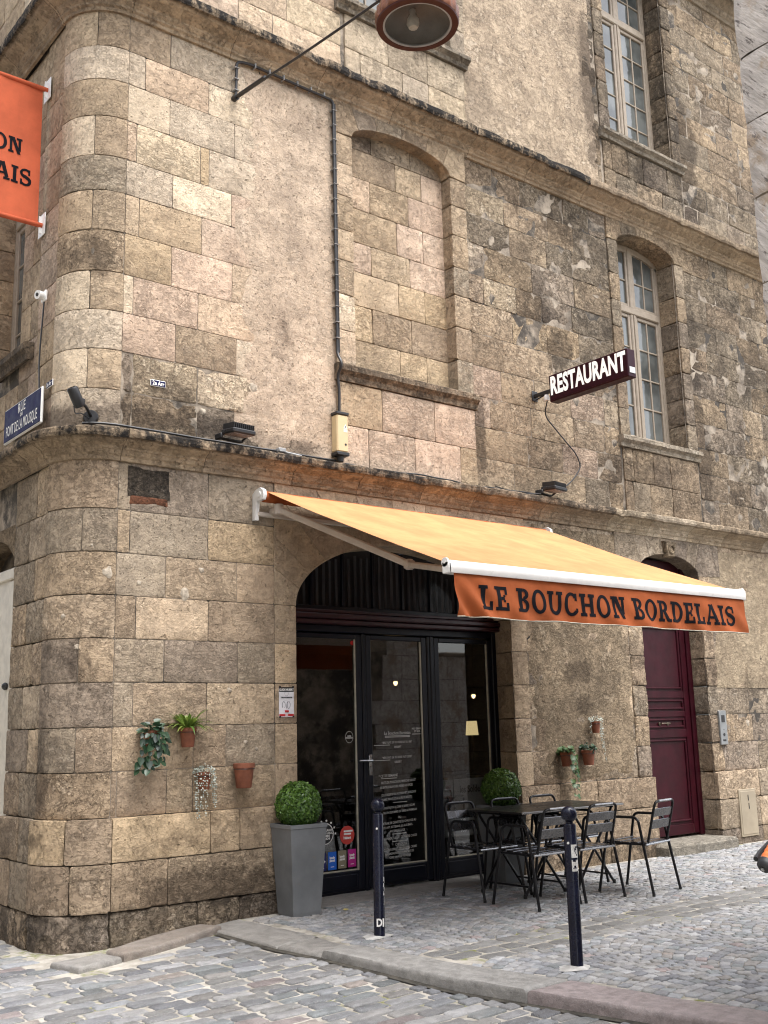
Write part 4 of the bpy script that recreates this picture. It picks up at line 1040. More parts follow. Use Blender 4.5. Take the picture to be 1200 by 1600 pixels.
# ================================================================ RESTAURANT SHOPFRONT
NAVY = plain('navy_black_gloss', (.0042, .0052, .0105), .36, var=.3, scale=4, bump=.05, spec=.28)
OX = plain('oxblood_beam_paint', (.030, .0050, .0080), .42, var=.3, scale=5, bump=.08)
PUTTY = plain('aged_white_bead', (.36, .34, .27), .6, var=.2, scale=10)
WHITE = plain('white_print', (.78, .77, .74), .6, var=.04); CHALK = plain('chalk_pen', (.46, .46, .44), .8, var=.15)
BLACKP = plain('black_print', (.015, .015, .017), .5, var=.1)
shop = thing('restaurant_shopfront', 'navy-black glazed restaurant shopfront with handwritten menu under the stone arch', 'shopfront', (3.13, .35, 0))
SH = Matrix.Translation((-3.13, -.35, 0))
def sbuild(mb, name, mat, parent=None):
    o = mb.build(name, mat); o.data.transform(SH); o.parent = parent or shop
    if parent and parent is not shop: o.parent = parent
    return o
fr = MB()
fr.box(1.70, 1.85, .34, .46, 0, 2.50, .008); fr.box(4.54, 4.70, .34, .46, 0, 2.50, .008); fr.box(1.85, 4.54, .342, .458, 2.43, 2.50, .008)
fr.box(2.755, 2.80, .335, .45, 0, 2.43, .01); fr.box(3.60, 3.70, .335, .45, 0, 2.43, .01); fr.box(3.635, 3.665, .325, .34, 0, 2.43, .006)
fr.box(1.85, 2.755, .36, .42, .0, .20, .004); fr.box(3.70, 4.54, .36, .42, .0, .20, .004)
sbuild(fr, 'frame', NAVY)
bm = MB(); bm.box(1.70, 4.70, .24, .50, 2.50, 2.545, .01); bm.box(1.70, 4.70, .22, .48, 2.55, 2.60, .012); bm.box(1.70, 4.70, .26, .50, 2.604, 2.64, .01); sbuild(bm, 'transom_beam', OX)
fl = MB(); fl.box(1.72, 4.54, .37, .41, 2.64, 2.69, .006); flo = sbuild(fl, 'fanlight', NAVY)
for k in range(8): x = 1.8 + (4.46 - 1.8) * k / 7; b = MB(); b.box(x - .014, x + .014, .36, .40, 2.692, 2.64 + .64 * math.sqrt(max(.03, 1 - ((x - 3.13) / 1.40) ** 2)), .004); sbuild(b, 'fanlight_bar', NAVY, flo)
fg = MB(); fg.add([(x, .40, 2.64) for x in (1.72, 4.54)] + [(3.13 + 1.41 * math.cos(R_(a)), .40, 2.62 + .68 * math.sin(R_(a))) for a in range(0, 181, 12)], [(0, 1) + tuple(range(2, 18))]); sbuild(fg, 'pane', glass_material('dusty_fanlight_glass', (.80, .80, .82), .1, .5, 1.22), flo)
SLATM = plain('dusty_grey_slat', (.060, .060, .064), .7, var=.35, scale=3)
fq = random.Random(3)
for k in range(34):
    x = 1.84 + 2.58 * k / 33; zt = 2.64 + .62 * math.sqrt(max(.02, 1 - ((x - 3.13) / 1.40) ** 2)); b = MB(); b.box(x - .013, x + .013, .46, .475, 2.70, zt - fq.uniform(0, .05), 0, Matrix.Translation((x, .46, 0)) @ Matrix.Rotation(R_(fq.uniform(-50, 10)), 4, 'Z') @ Matrix.Translation((-x, -.46, 0))); sbuild(b, 'blind_slat', SLATM, flo)
b = MB(); b.box(1.72, 4.54, .56, .58, 2.64, 3.34); sbuild(b, 'blind_backing', BLACKP, flo)
def leaf(x0, x1, name, y0=.345, zlow=.20, stile=.07, toprail=.05, tilt=0):
    m = MB(); m.box(x0, x0 + stile, y0, y0 + .05, .02, 2.42, .008); m.box(x1 - stile, x1, y0, y0 + .05, .02, 2.42, .008)
    m.box(x0 + stile, x1 - stile, y0 + .002, y0 + .048, 2.42 - toprail, 2.42, .008); m.box(x0 + stile, x1 - stile, y0 + .002, y0 + .048, .02, zlow, .008)
    m.box(x0 + stile + .03, x1 - stile - .03, y0 - .006, y0 + .004, .05, zlow - .03, .005)
    o = sbuild(m, name, NAVY); gx0, gx1 = x0 + stile, x1 - stile
    g = MB(); g.box(gx0 - .005, gx1 + .005, y0 + .022, y0 + .028, zlow - .005, 2.42 - toprail + .005); sbuild(g, 'pane', GLASS, o)
    b = MB(); b.box(gx1 - .018, gx1, y0 + .004, y0 + .020, zlow, 2.42 - toprail, .003); b.box(gx0, gx1 - .018, y0 + .006, y0 + .020, zlow, zlow + .014, .003); sbuild(b, 'glazing_bead', PUTTY, o)
    return o
lp = leaf(1.852, 2.753, 'glazed_panel'); dr = leaf(2.802, 3.598, 'glazed_door'); rp = leaf(3.702, 4.538, 'glazed_panel')
hd = MB(); hd.tube(round_path([(2.835, .35, 1.20), (2.835, .29, 1.20), (2.66, .285, 1.205)], .03), .010, 8); hd.box(2.815, 2.855, .335, .346, 1.06, 1.26, .004)
sbuild(hd, 'handle', plain('brushed_steel', (.35, .35, .35), .3, .9), dr)
YG = .3655     # just in front of the panes
def onglass(x, z, ry=0.0): return Matrix.Translation((x, YG, z)) @ Matrix.Rotation(-ry, 4, 'Y') @ FRONT
def words(body, x, z, size, mat=CHALK, parent=None, align='CENTER', ry=0.0, sx=.8, bold=0.002, name='handwriting', y=None):
    M = onglass(x, z, ry) if y is None else Matrix.Translation((x, y, z)) @ Matrix.Rotation(-ry, 4, 'Y') @ FRONT
    o = text_mesh(name, body, size, mat, None, SH @ M, align, bold, sx); o.parent = parent or shop; return o
MENU = [('Le Bouchon Bordelais', 3.20, 1.455, .060, 0), ('MIDI SEMAINE\nET SOIR', 3.46, 1.48, .036, 0), ('* MENU 2 PLATS : 22€  OU 1 ENTREE PLAT OU 1 PLAT', 3.19, 1.365, .040, .01), ('DESSERT', 3.20, 1.32, .036, .01),
        ('* MENU 3 PLATS : 26€  OU 1 ENTREE 1 PLAT 1 DESSERT', 3.19, 1.22, .040, .01), ('DESSERT', 3.20, 1.175, .036, .01),
        ('* CETTE SEMAINE', 3.07, 1.045, .048, .02), ('FILETS DE POISSON DU MARCHE SUR LIT', 3.20, .985, .044, .03), ('DE LENTILLES BLANCHES, HERBES AUX EPICES', 3.17, .94, .042, .03),
        ('JOUE DE BOEUF DE VEAU AU CITRON VERT, BOUILLON DE', 3.20, .87, .042, .04), ('LEGUMES, PIMENTS DOUX AU FEU DE BOIS, ETC.', 3.17, .825, .040, .04),
        ('POULET ROTI A LA CREME DE BASILIC, LEGUME', 3.20, .745, .040, .04), ('GRATIN DE POMMES DE TERRE AU PARMESAN', 3.21, .70, .040, .04),
        ('OU', 3.20, .645, .042, .02), ('POITRINE DE CANETTE DE CHALOSSE AU', 3.19, .60, .042, .04), ('DE LAIT, BETTERAVE, JUS AUX BAIES,', 3.18, .56, .040, .04), ('AU VINS ROUGE', 3.17, .52, .040, .03),
        ('FROMAGE : LE LAIT DE VOTRE CHOIX', 3.20, .455, .042, .03), ('CAILLOUTIS', 3.21, .39, .042, .03), ('CANNELE FRUIT DES GRAVES, CREME', 3.20, .35, .040, .03), ('GANACHE PLANCHE BISCUIT DE', 3.19, .312, .038, .03), ('POIRE VANILLE VERVEINE', 3.19, .276, .038, .03)]
for body, x, z, s, ry in MENU: words(body, x, z, s * .74, parent=dr, ry=ry, sx=.72 * min(1.0, 30 / max(len(body.split('\n')[0]), 30)) * 1.2, bold=.0004)
for x0, x1, z in ((3.04, 3.36, 1.425), (3.04, 3.36, 1.414), (3.39, 3.53, 1.437), (2.90, 3.10, 1.338), (2.90, 3.10, 1.193), (2.98, 3.18, 1.018), (3.12, 3.30, .785), (3.10, 3.28, .488), (3.10, 3.28, .418)): ul = MB(); ul.box(x0, x1, YG - .0004, YG, z, z + .006); sbuild(ul, 'underline', CHALK, dr)
# stickers on the left pane
def disc(mb, x, z, r, y, sx=1.0, n=28): mb.add([(x + r * sx * math.cos(2 * math.pi * k / n), y, z + r * math.sin(2 * math.pi * k / n)) for k in range(n)], [tuple(range(n))])
def sticker(x, z, r, mat, lab):
    m = MB(); disc(m, x, z, r, YG - .0006); o = sbuild(m, 'sticker', mat, lp); o['label'] = lab; return o
sticker(2.555, .525, .085, plain('sticker_red', (.50, .045, .035), .5, var=.08), 'round red sticker with white lines')
sticker(2.30, .555, .097, WHITE, 'round black sticker with white lettering and stars'); m = MB(); disc(m, 2.30, .555, .090, YG - .0009); sbuild(m, 'sticker_face', BLACKP, lp)
m = MB(); m.box(2.515, 2.62, YG - .0014, YG - .001, .553, .569); m.box(2.515, 2.60, YG - .0014, YG - .001, .528, .544); sbuild(m, 'sticker_lines', WHITE, lp)
words('Hubert', 2.555, .50, .032, WHITE, lp, y=YG - .0014, name='lettering', sx=.9)
for tx, z in (('RESTAURANT', .585), ('BISTRO LOCAL', .56), ('CUISINE', .535), ('FRAICHE', .51)): words(tx, 2.315, z, .026, WHITE, lp, y=YG - .0014, name='lettering', bold=.001)
for k in range(5):
    m = MB(); a = R_(110 - 28 * k); cx, cz = 2.30 + .118 * math.cos(a), .555 + .118 * math.sin(a)
    m.add([(cx + (.014 if q % 2 == 0 else .006) * math.sin(q * math.pi / 5), YG - .0008, cz + (.014 if q % 2 == 0 else .006) * math.cos(q * math.pi / 5)) for q in range(10)], [tuple(range(10))[::-1]]); sbuild(m, 'star', WHITE, lp)
for k, (c, lab) in enumerate((((.010, .014, .10), 'navy guidebook sticker'), ((.012, .12, .55), 'bright blue guidebook sticker'), ((.23, .20, .13), 'khaki guidebook sticker'), ((.45, .012, .22), 'magenta guidebook sticker'))):
    x0 = 2.215 + k * .115; m = MB(); m.box(x0, x0 + .095, YG - .001, YG - .0003, .225 + k * .003, .385 + k * .003); o = sbuild(m, 'sticker', plain('sticker_print', c, .45, var=.05), lp); o['label'] = lab
    zc = .31 + k * .003
    if k: words('lonely', x0 + .047, zc + .022, .030, WHITE, lp, y=YG - .0015, name='lettering', bold=.002); words('planet', x0 + .047, zc - .003, .030, WHITE, lp, y=YG - .0015, name='lettering', bold=.002)
    else:
        m = MB(); m.tube([(x0 + .047 + .026 * math.cos(R_(a)), YG - .0015, zc + .026 * math.sin(R_(a))) for a in range(0, 360, 24)], .0025, 4, True); sbuild(m, 'emblem', WHITE, lp); words('lonely planet', x0 + .047, zc, .018, WHITE, lp, y=YG - .0022, name='lettering', bold=.001)
    m = MB(); m.box(x0 + .03, x0 + .068, YG - .0014, YG - .0011, zc - .062, zc - .056); sbuild(m, 'sticker_lines', WHITE, lp)
m = MB(); disc(m, 2.655, 2.335, .022, YG - .0006); o = sbuild(m, 'sticker', plain('sticker_red_small', (.55, .02, .02), .5), lp); o['label'] = 'tiny round red sticker high on the left pane'
m = MB(); m.tube([(2.60 + .045 * math.cos(R_(a)), YG - .0008, 1.43 + .055 * math.sin(R_(a))) for a in range(0, 360, 20)], .002, 4, True); sbuild(m, 'emblem', CHALK, lp); words('MAITRE\nRESTAURATEUR', 2.60, 1.43, .016, CHALK, lp, name='lettering')
# picture panel behind the lower right pane
pm = MB(); pm.box(3.765, 4.47, .378, .384, .40, .97); pp = sbuild(pm, 'picture_panel', plain('cream_print', (.42, .39, .33), .6, var=.1), rp)
words('les Soldes', 4.18, .86, .10, BLACKP, rp, y=.3765, name='lettering', sx=.8); 
pk = MB(); pr = random.Random(5)
for k in range(16): disc(pk, 3.86 + pr.gauss(0, .03), .78 + pr.gauss(0, .05), pr.uniform(.01, .026), .3770 - k * .0002, 1, 9)
sbuild(pk, 'flower_print', plain('pink_print', (.40, .22, .19), .6, var=.4, scale=30), rp)
pk = MB()
for k in range(12): disc(pk, 3.87 + pr.gauss(0, .035), .72 + pr.gauss(0, .04), pr.uniform(.008, .02), .3735 - k * .0002, 1, 8)
pk.box(4.06, 4.08, .374, .376, .62, .78); pk.box(3.93, 3.936, .372, .376, .40, .97); sbuild(pk, 'dark_print', BLACKP, rp)
words('N°\n180', 4.05, .50, .075, WHITE, rp, y=.3720, name='lettering')

# dim dining room behind the panes
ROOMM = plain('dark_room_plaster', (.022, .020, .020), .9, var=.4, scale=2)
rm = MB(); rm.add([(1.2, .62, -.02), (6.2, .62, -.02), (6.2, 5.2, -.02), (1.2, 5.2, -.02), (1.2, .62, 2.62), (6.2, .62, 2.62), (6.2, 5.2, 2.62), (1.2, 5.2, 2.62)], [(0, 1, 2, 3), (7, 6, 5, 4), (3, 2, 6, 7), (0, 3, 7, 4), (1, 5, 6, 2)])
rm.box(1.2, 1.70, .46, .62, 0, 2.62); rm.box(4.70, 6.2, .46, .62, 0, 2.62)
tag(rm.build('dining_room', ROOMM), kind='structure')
bulbm = emitter('warm_bulb', (1.0, .66, .30), 3.0)
for (x, y, z, lab) in ((4.196, 1.6, 2.03, 'small lit pendant lamp seen through the glass door with the handwritten menu'), (5.42, 1.6, 1.88, 'small lit pendant lamp seen through the pane beside the menu door')):
    t = thing('pendant_lamp', lab, 'lamp', (x, y, z), group='pendant lamps in the dining room')
    m = MB(); m.tube([(0, 0, .06), (0, 0, 2.62 - z)], .004, 5); m.lathe([(.0, .075), (.022, .07), (.026, .03), (.03, .0)], 12); m.build('lamp_holder', BLACKP, t)
    m = MB(); m.lathe([(0, -.05), (.018, -.04), (.026, -.015), (.018, .01), (.01, .02)], 12); m.build('bulb', bulbm, t)
t = thing('lampshade', 'small glowing table lamp seen low through the shopfront pane nearest the tables', 'lamp', (4.95, 1.15, 0))
m = MB(); m.lathe([(.075, 1.40), (.06, 1.56)], 16); m.build('lamp_shade', emitter('lit_parchment', (1.0, .74, .34), .55), t)
m = MB(); m.lathe([(0, .95), (.09, .95), (.09, .97), (.012, .98), (.012, 1.4)], 12); m.build('lamp_base', BLACKP, t)
t = thing('sideboard', 'dark sideboard standing inside the restaurant under the glowing table lamp', 'sideboard', (5.1, 1.25, 0))
m = MB(); m.box(-.9, .7, -.25, .25, .90, .95, .01); m.box(-.88, .68, -.23, .23, .04, .90, .01); m.build('cabinet', plain('dark_wood', (.03, .02, .014), .5, bump=.1), t)
m = MB()
for k in range(3): m.box(-.86 + k * .52, -.38 + k * .52, -.245, -.231, .08, .86, .006)
m.build('cabinet_door', plain('dark_wood_front', (.035, .024, .016), .45), t)

# ================================================================ AWNING
AW = fabric('skylit_awning_cloth', (.545, .262, .116), .05); VAL = fabric('orange_valance_cloth', (.345, .088, .027), .03)  # same cloth throughout; sky glare is put into the paler top colour
WAL = plain('white_powder_coat', (.74, .73, .71), .35, var=.05); BEIGE = plain('beige_arm_coat', (.50, .44, .38), .45, var=.08)
aw = thing('awning', 'orange retractable awning with LE BOUCHON BORDELAIS on its valance over the tables', 'awning', (3.18, 0, 3.6))
AWM = Matrix.Translation((-3.18, 0, -3.6))
def abuild(mb, name, mat, parent=None):
    o = mb.build(name, mat); o.data.transform(AWM); o.parent = parent or aw; return o
AX0, AX1 = 1.36, 4.965; AY0, AZ0, AY1, AZ1 = -.13, 3.615, -2.47, 2.665
def awz(u, v):
    s = .018 * math.sin(math.pi * v) * (1 + .5 * math.sin(u * 9)) ; fold = .006 * math.sin(u * 46 + 2.2 * v) * (1 - v) * v * 2 + .004 * nz(u * 14, v * 3)
    seam = -.003 if min(abs((u * 4) % 1), abs(1 - (u * 4) % 1)) < .02 else 0
    return AZ0 + (AZ1 - AZ0) * v - s + fold + seam
m = MB(); nu, nv = 96, 40; vs = []
for j in range(nv + 1):
    for i in range(nu + 1): u, v = i / nu, j / nv; vs.append((AX0 + (AX1 - AX0) * u, AY0 + (AY1 - AY0) * v, awz(u, v)))
m.add(vs, [(j * (nu + 1) + i, (j + 1) * (nu + 1) + i, (j + 1) * (nu + 1) + i + 1, j * (nu + 1) + i + 1) for j in range(nv) for i in range(nu)], True)
m.add([(x, y, z - .0015) for x, y, z in vs], [(j * (nu + 1) + i, j * (nu + 1) + i + 1, (j + 1) * (nu + 1) + i + 1, (j + 1) * (nu + 1) + i) for j in range(nv) for i in range(nu)], True)
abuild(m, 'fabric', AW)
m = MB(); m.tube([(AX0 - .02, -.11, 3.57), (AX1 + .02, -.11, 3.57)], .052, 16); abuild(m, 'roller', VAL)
m = MB(); m.box(AX0 - .05, AX1 + .05, -.062, -.022, 3.40, 3.44, .005); abuild(m, 'torsion_bar', BEIGE)
for sx, X in ((-1, AX0 - .055), (1, AX1 + .055)):
    m = MB(); pr_ = [(-.004, 3.36), (-.05, 3.36), (-.065, 3.48), (-.075, 3.53), (-.17, 3.53), (-.19, 3.57), (-.18, 3.615), (-.13, 3.645), (-.06, 3.635), (-.004, 3.60)]
    k = len(pr_); m.add([(X - .018, y, z) for y, z in pr_] + [(X + .018, y, z) for y, z in pr_], [tuple(range(k)), tuple(range(k, 2 * k))[::-1]] + [(i, i + k, (i + 1) % k + k, (i + 1) % k) for i in range(k)])
    m.tube([(X - .03, -.12, 3.585), (X - .016, -.12, 3.585)], .028, 12); abuild(m, 'wall_bracket', WAL)
def awarm(sx):
    sh = Vector((AX0 + .10, -.17, 3.455)); el = Vector((2.0, -1.325, 2.842)); en = Vector((AX0 + .12, -2.43, 2.615))
    if sx > 0:
        mir = lambda p: Vector((AX0 + AX1 - p.x, p.y, p.z)); sh, el, en = mir(sh), mir(el), mir(en)
    def limb(a, b, w, h, name):
        d = b - a; L = d.length; q = d.to_track_quat('X', 'Z').to_matrix().to_4x4(); M = Matrix.Translation(a) @ q; m = MB(); m.box(0, L, -w / 2, w / 2, -h / 2, h / 2, .012, M); return m, M, L
    m, M, L = limb(sh, el, .042, .062, 'a'); o = abuild(m, 'upper_arm', BEIGE)
    m2 = MB(); m2.tube([sh + Vector((0, 0, -.045)), sh + Vector((0, 0, .045))], .042, 14); m2.box(sh.x - .03 * sx - .05, sh.x - .03 * sx + .05, -.15, -.03, sh.z - .03, sh.z + .03, .012); abuild(m2, 'shoulder_joint', BEIGE)
    m, M, L = limb(el, en, .036, .052, 'b'); abuild(m, 'forearm', BEIGE)
    m2 = MB(); m2.tube([el + Vector((0, 0, -.042)), el + Vector((0, 0, .042))], .032, 12); m2.box(el.x - .045, el.x + .045, el.y - .03, el.y + .03, el.z - .036, el.z + .036, .01); abuild(m2, 'elbow_joint', BEIGE)
awarm(-1); awarm(1)
m = MB(); prof = [(-.045, 2.575), (-.050, 2.60), (-.048, 2.635), (-.030, 2.664), (.0, 2.672), (.03, 2.66), (.035, 2.60), (.03, 2.572)]; k = len(prof)
m.add([(AX0 - .005, AY1 - .03 + y, z) for y, z in prof] + [(AX1 + .005, AY1 - .03 + y, z) for y, z in prof], [(i, i + 1, i + 1 + k, i + k) for i in range(k - 1)] + [(k - 1, 0, k, 2 * k - 1)], True); abuild(m, 'front_bar', WAL)
for X in (AX0 - .012, AX1 + .012):
    m = MB(); m.tube([(X - .008, AY1 - .03, 2.652), (X + .008, AY1 - .03, 2.652)], .034, 16); m.box(X - .008, X + .008, AY1 - .075, AY1 + .0, 2.57, 2.655, .006)
    m.tube([(X - .011, AY1 - .03, 2.652), (X + .011, AY1 - .03, 2.652)], .012, 10); abuild(m, 'end_cap', WAL)
VX0, VX1, VZ1, VZ0, VY = AX0 + .035, AX1 - .012, 2.578, 2.275, AY1 - .062
def valy(x, z):
    t = (VZ1 - z) / (VZ1 - VZ0); e = math.exp(-((x - VX0) / .35) ** 2)
    return VY - t * (.016 * math.sin(x * 4.2 + .6) + .018 * nz(x * 3.5, 1 + z) + .008 * math.sin((x * 17 + z * 24)) * (1 + nz(x * 2, 3)) + .010 * nz(x * 9, z * 5)) - .030 * t * e * math.sin((x - VX0) * 30 + z * 22) - .02 * t
def valz(x, t): return VZ1 + (VZ0 - VZ1) * t + (.010 * nz(x * 2.2, 6) - .006) * t
m = MB(); nu, nv = 200, 16; vs = []
for j in range(nv + 1):
    for i in range(nu + 1): x = VX0 + (VX1 - VX0) * i / nu; z = valz(x, j / nv); vs.append((x, valy(x, z), z))
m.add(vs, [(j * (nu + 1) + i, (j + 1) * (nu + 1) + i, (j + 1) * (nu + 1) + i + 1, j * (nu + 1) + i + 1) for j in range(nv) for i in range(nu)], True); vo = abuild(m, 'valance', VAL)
m = MB(); m.tube([(VX0 + (VX1 - VX0) * i / 80, valy(VX0 + (VX1 - VX0) * i / 80, VZ0) , valz(VX0 + (VX1 - VX0) * i / 80, 1) - .003) for i in range(81)], .005, 5); abuild(m, 'valance_hem', PUTTY, vo)
LET = plain('navy_black_lettering', (.006, .006, .009), .8, var=.15, spec=.12)
wd, W = slab_word('LE BOUCHON BORDELAIS', .11)
LX0, LX1, LZ0, LH = 1.625, 4.765, 2.325, .178
sxw = (LX1 - LX0) / W
for ch, x0, parts in wd:
    if ch == ' ': continue
    m = MB()
    for pi, quads in enumerate(parts):
        for q in quads:
            sub = 3; P4 = q
            for a in range(sub):
                for b in range(sub):
                    def bil(u, v): return (P4[0] * (1 - u) + P4[1] * u) * (1 - v) + (P4[3] * (1 - u) + P4[2] * u) * v
                    cs = [bil(a / sub, b / sub), bil((a + 1) / sub, b / sub), bil((a + 1) / sub, (b + 1) / sub), bil(a / sub, (b + 1) / sub)]
                    pts = []
                    for c in cs:
                        x = LX0 + (x0 + c.x) * sxw; z = LZ0 + c.y * LH; pts.append((x, valy(x, z) - .0022 - pi * .0002, z))
                    m.add(pts, [(0, 1, 2, 3)])
    abuild(m, 'letter', LET, vo)

# ================================================================ BOX "RESTAURANT" SIGN
MAR = plain('maroon_sign_box', (.026, .0042, .010), .4, var=.15, spec=.2)
sg = thing('restaurant_sign', 'maroon box sign reading RESTAURANT projecting from the facade on a black arm', 'sign', (5.0, 0, 5.2))
m = MB(); S0 = Matrix.Translation((0, 0, .0)); m.box(.0, .13, -1.40, -.29, -.155, .155, .008); m.build('sign_box', MAR, sg)
m = MB(); m.box(-.004, .0, -1.385, -.305, -.14, .14); m.build('sign_face', plain('maroon_sign_face', (.026, .0040, .0105), .4, var=.06, spec=.15), sg)
LM = Matrix(((0, 0, -1, 0), (-1, 0, 0, 0), (0, 1, 0, 0), (0, 0, 0, 1)))       # text reading towards the street on a face that looks along -X
o = text_mesh('lettering', 'RESTAURANT', .285, emitter('glowing_white', (.86, .86, .84), .16), None, Matrix.Translation((-.0065, -.845, .012)) @ LM, 'CENTER', .0115, .585, 0, 1.04); o.parent = sg  # letters given a faint glow so they read white
m = MB(); m.box(.045, .085, -.30, -.01, -.02, .02, .004); m.box(.02, .11, -.012, -.002, -.06, .06, .003); m.tube([(.065, -.02, -.05), (.065, -.2, -.015)], .008, 6); m.build('wall_arm', BLACKP, sg)
m = MB(); m.box(.02, .11, -1.406, -1.4005, -.11, -.045); m.build('maker_plate', plain('pale_plate', (.55, .56, .56), .4), sg)
m = MB(); m.lathe([(0, 0), (.03, .0), (.035, .03), (.02, .07), (0, .07)], 12, TR(.06, -.19, -.10)); m.build('cable_gland', WAL, sg)
cb = MB(); cb.tube(round_path([(5.06, -.20, 5.10), (5.16, -.05, 4.98), (5.40, -.03, 4.82), (5.71, -.022, 4.60), (5.78, -.02, 4.46), (5.62, -.025, 4.28), (5.33, -.06, 4.10), (5.25, -.10, 4.12)], .15, 5), .0075, 6)
tag(cb.build('sign_cable', BLACKP), 'thin black cable looping down the stone from the RESTAURANT sign', 'cable')

# ================================================================ HANGING BANNER
BAN = fabric('orange_banner_cloth', (.58, .130, .060), .2)
bn = thing('hanging_banner', 'orange banner with dark lettering hung between two white wall brackets at the corner', 'banner', (-.47, .80, 6.75))
m = MB(); vs = []; nu, nv = 24, 24
def bany(x, z): return .010 * math.sin(x * 5 + 1) + .008 * nz(x * 3, z * 2) + .004 * math.sin(x * 21 + z * 3)
for j in range(nv + 1):
    for i in range(nu + 1): x = -1.34 + 1.33 * i / nu; z = -.70 + 1.37 * j / nv; vs.append((x, bany(x, z), z))
m.add(vs, [(j * (nu + 1) + i, j * (nu + 1) + i + 1, (j + 1) * (nu + 1) + i + 1, (j + 1) * (nu + 1) + i) for j in range(nv) for i in range(nu)], True); m.build('cloth', BAN, bn)
for z in (.655, -.705): m = MB(); m.tube([(-1.36, 0, z), (.03, 0, z)], .023, 10); m.build('rod_sleeve', BAN, bn)
for z in (.655, -.705):
    m = MB(); m.box(.028, .036, -.07, .09, z - .10, z + .11, .003); m.tube([(-.02, 0, z), (.03, 0, z)], .013, 8); m.box(.0, .03, -.004, .004, z - .08, z + .085, .002); m.build('bracket', WAL, bn)
for word, cx, z0, hh in (('BOUCHON', -.655, -.083, .158), ('BORDELAIS', -.655, -.365, .165)):
    wd, W = slab_word(word, .09); k = hh * .93
    for ch, x0, parts in wd:
        m = MB()
        for pi, quads in enumerate(parts):
            for q in quads:
                pts = [(cx + (x0 + c.x - W / 2) * k, 0, z0 + c.y * hh) for c in q]; m.add([(x, bany(x, z) - .004 - pi * .0003, z) for x, _, z in pts], [(0, 1, 2, 3)])
        m.build('letter', LET, bn)

# ================================================================ STREET NAME PLATES
ENAM = plain('blue_enamel', (.0125, .013, .058), .55, var=.2, scale=5, spec=.12, wear=((.06, .05, .05), 25, .74))
pl = thing('street_name_plate', 'large blue enamel street plate reading RUE DU PONT DE LA MOUSQUE', 'street sign', (-.475, .965, 4.28))
m = MB(); m.box(-.012, .012, -.455, .455, -.165, .165, .012); m.build('plate_rim', WHITE, pl)
m = MB(); m.box(-.0165, -.010, -.44, .44, -.15, .15, .01); m.build('plate_face', ENAM, pl)
for tx, z, s, sx in (('RUE', .088, .125, .78), ('DU', .022, .045, .9), ('PONT DE LA MOUSQUE', -.066, .135, .50)):
    o = text_mesh('lettering', tx, s, WHITE, None, Matrix.Translation((-.018, 0, z)) @ LM, 'CENTER', .001, sx, 0, 1.06); o.parent = pl
def small_plate(loc, M, lab):
    t = thing('district_plate', lab, 'sign', loc, group='small blue district plates'); m = MB(); m.box(-.072, .072, -.010, 0, -.030, .030, .010, M); m.build('plate_rim', WHITE, t)
    m = MB(); m.box(-.067, .067, -.0125, -.008, -.025, .025, .010, M); m.build('plate_face', ENAM, t)
    o = text_mesh('lettering', '2e Arr', .052, WHITE, None, M @ Matrix.Translation((0, -.0135, -.002)) @ FRONT, 'CENTER', .0015, .78); o.parent = t
small_plate((.335, -.003, 4.47), Matrix.Identity(4), 'small blue district plate fixed alone on the flat facade above the floodlight')
small_plate((-.435, .455, 4.45), Matrix(((0, 1, 0, 0), (-1, 0, 0, 0), (0, 0, 1, 0), (0, 0, 0, 1))), 'small blue district plate tucked above the large street plate at the corner')

# ================================================================ LAMPS, CABLES, BOXES ON THE FACADE
IRON = plain('black_metal', (.014, .014, .016), .45, var=.2); FINM = plain('black_cast_alloy', (.018, .018, .02), .5, var=.2)
def floodlight(loc, rz, lab, rx):
    t = thing('floodlight', lab, 'floodlight', loc, rz, 'black floodlights standing on the string course')
    Mt = TR(.11, -.12, .045, 0, 0, 0) @ Matrix.Rotation(R_(rx), 4, 'X')
    m = MB(); m.box(-.12, .12, -.10, .10, -.03, .012, .01, Mt); m.build('housing', FINM, t)
    m = MB()
    for k in range(11): m.box(-.11 + k * .021, -.102 + k * .021, -.085, .085, .012, .062, .002, Mt)
    m.build('cooling_fins', FINM, t)
    m = MB(); m.box(-.10, .10, -.08, .08, -.036, -.0302, 0, Mt); m.build('lens', plain('frosted_lens', (.30, .22, .19), .3), t)
    m = MB(); m.box(-.035, -.005, -.06, .04, -.02, .03, .006); m.tube([(-.02, .0, .0), (.0, -.10, .045)], .016, 8); m.tube([(.23, .0, .0), (.235, -.10, .045)], .01, 8); m.box(-.03, .24, -.01, .03, -.012, .006, .004); m.build('bracket', FINM, t)
    return t
floodlight((.90, -.10, 4.055), R_(4), 'black finned floodlight on the ledge between the rounded corner and the cream cable box', 6)
floodlight((4.96, -.10, 4.035), R_(8), 'black finned floodlight on the ledge above the awning, under the RESTAURANT sign', 4)
sp = thing('spotlight', 'black cylindrical spotlight on a short arm at the rounded corner', 'spotlight', (-.228, .065, 4.09))
m = MB(); m.lathe([(0, 0), (.062, 0), (.062, .02), (.055, .03), (0, .03)], 18, Matrix.Rotation(R_(-32), 4, 'Z') @ Matrix.Rotation(R_(90), 4, 'X')); m.build('base', IRON, sp)
m = MB(); m.tube([(0, -.01, .0), (-.085, -.10, .05), (-.15, -.15, .07)], .013, 8); m.lathe([(0, -.02), (.03, -.02), (.03, .02), (0, .02)], 10, TR(-.15, -.15, .075)); m.build('arm', IRON, sp)
m = MB(); Mq = TR(-.20, -.16, .10) @ Matrix.Rotation(R_(-32), 4, 'Y') @ Matrix.Rotation(R_(12), 4, 'X'); m.lathe([(0, -.09), (.038, -.085), (.046, -.07), (.046, .07), (.038, .085), (.030, .086), (.028, .06), (0, .058)], 20, Mq); m.build('lamp_body', IRON, sp)
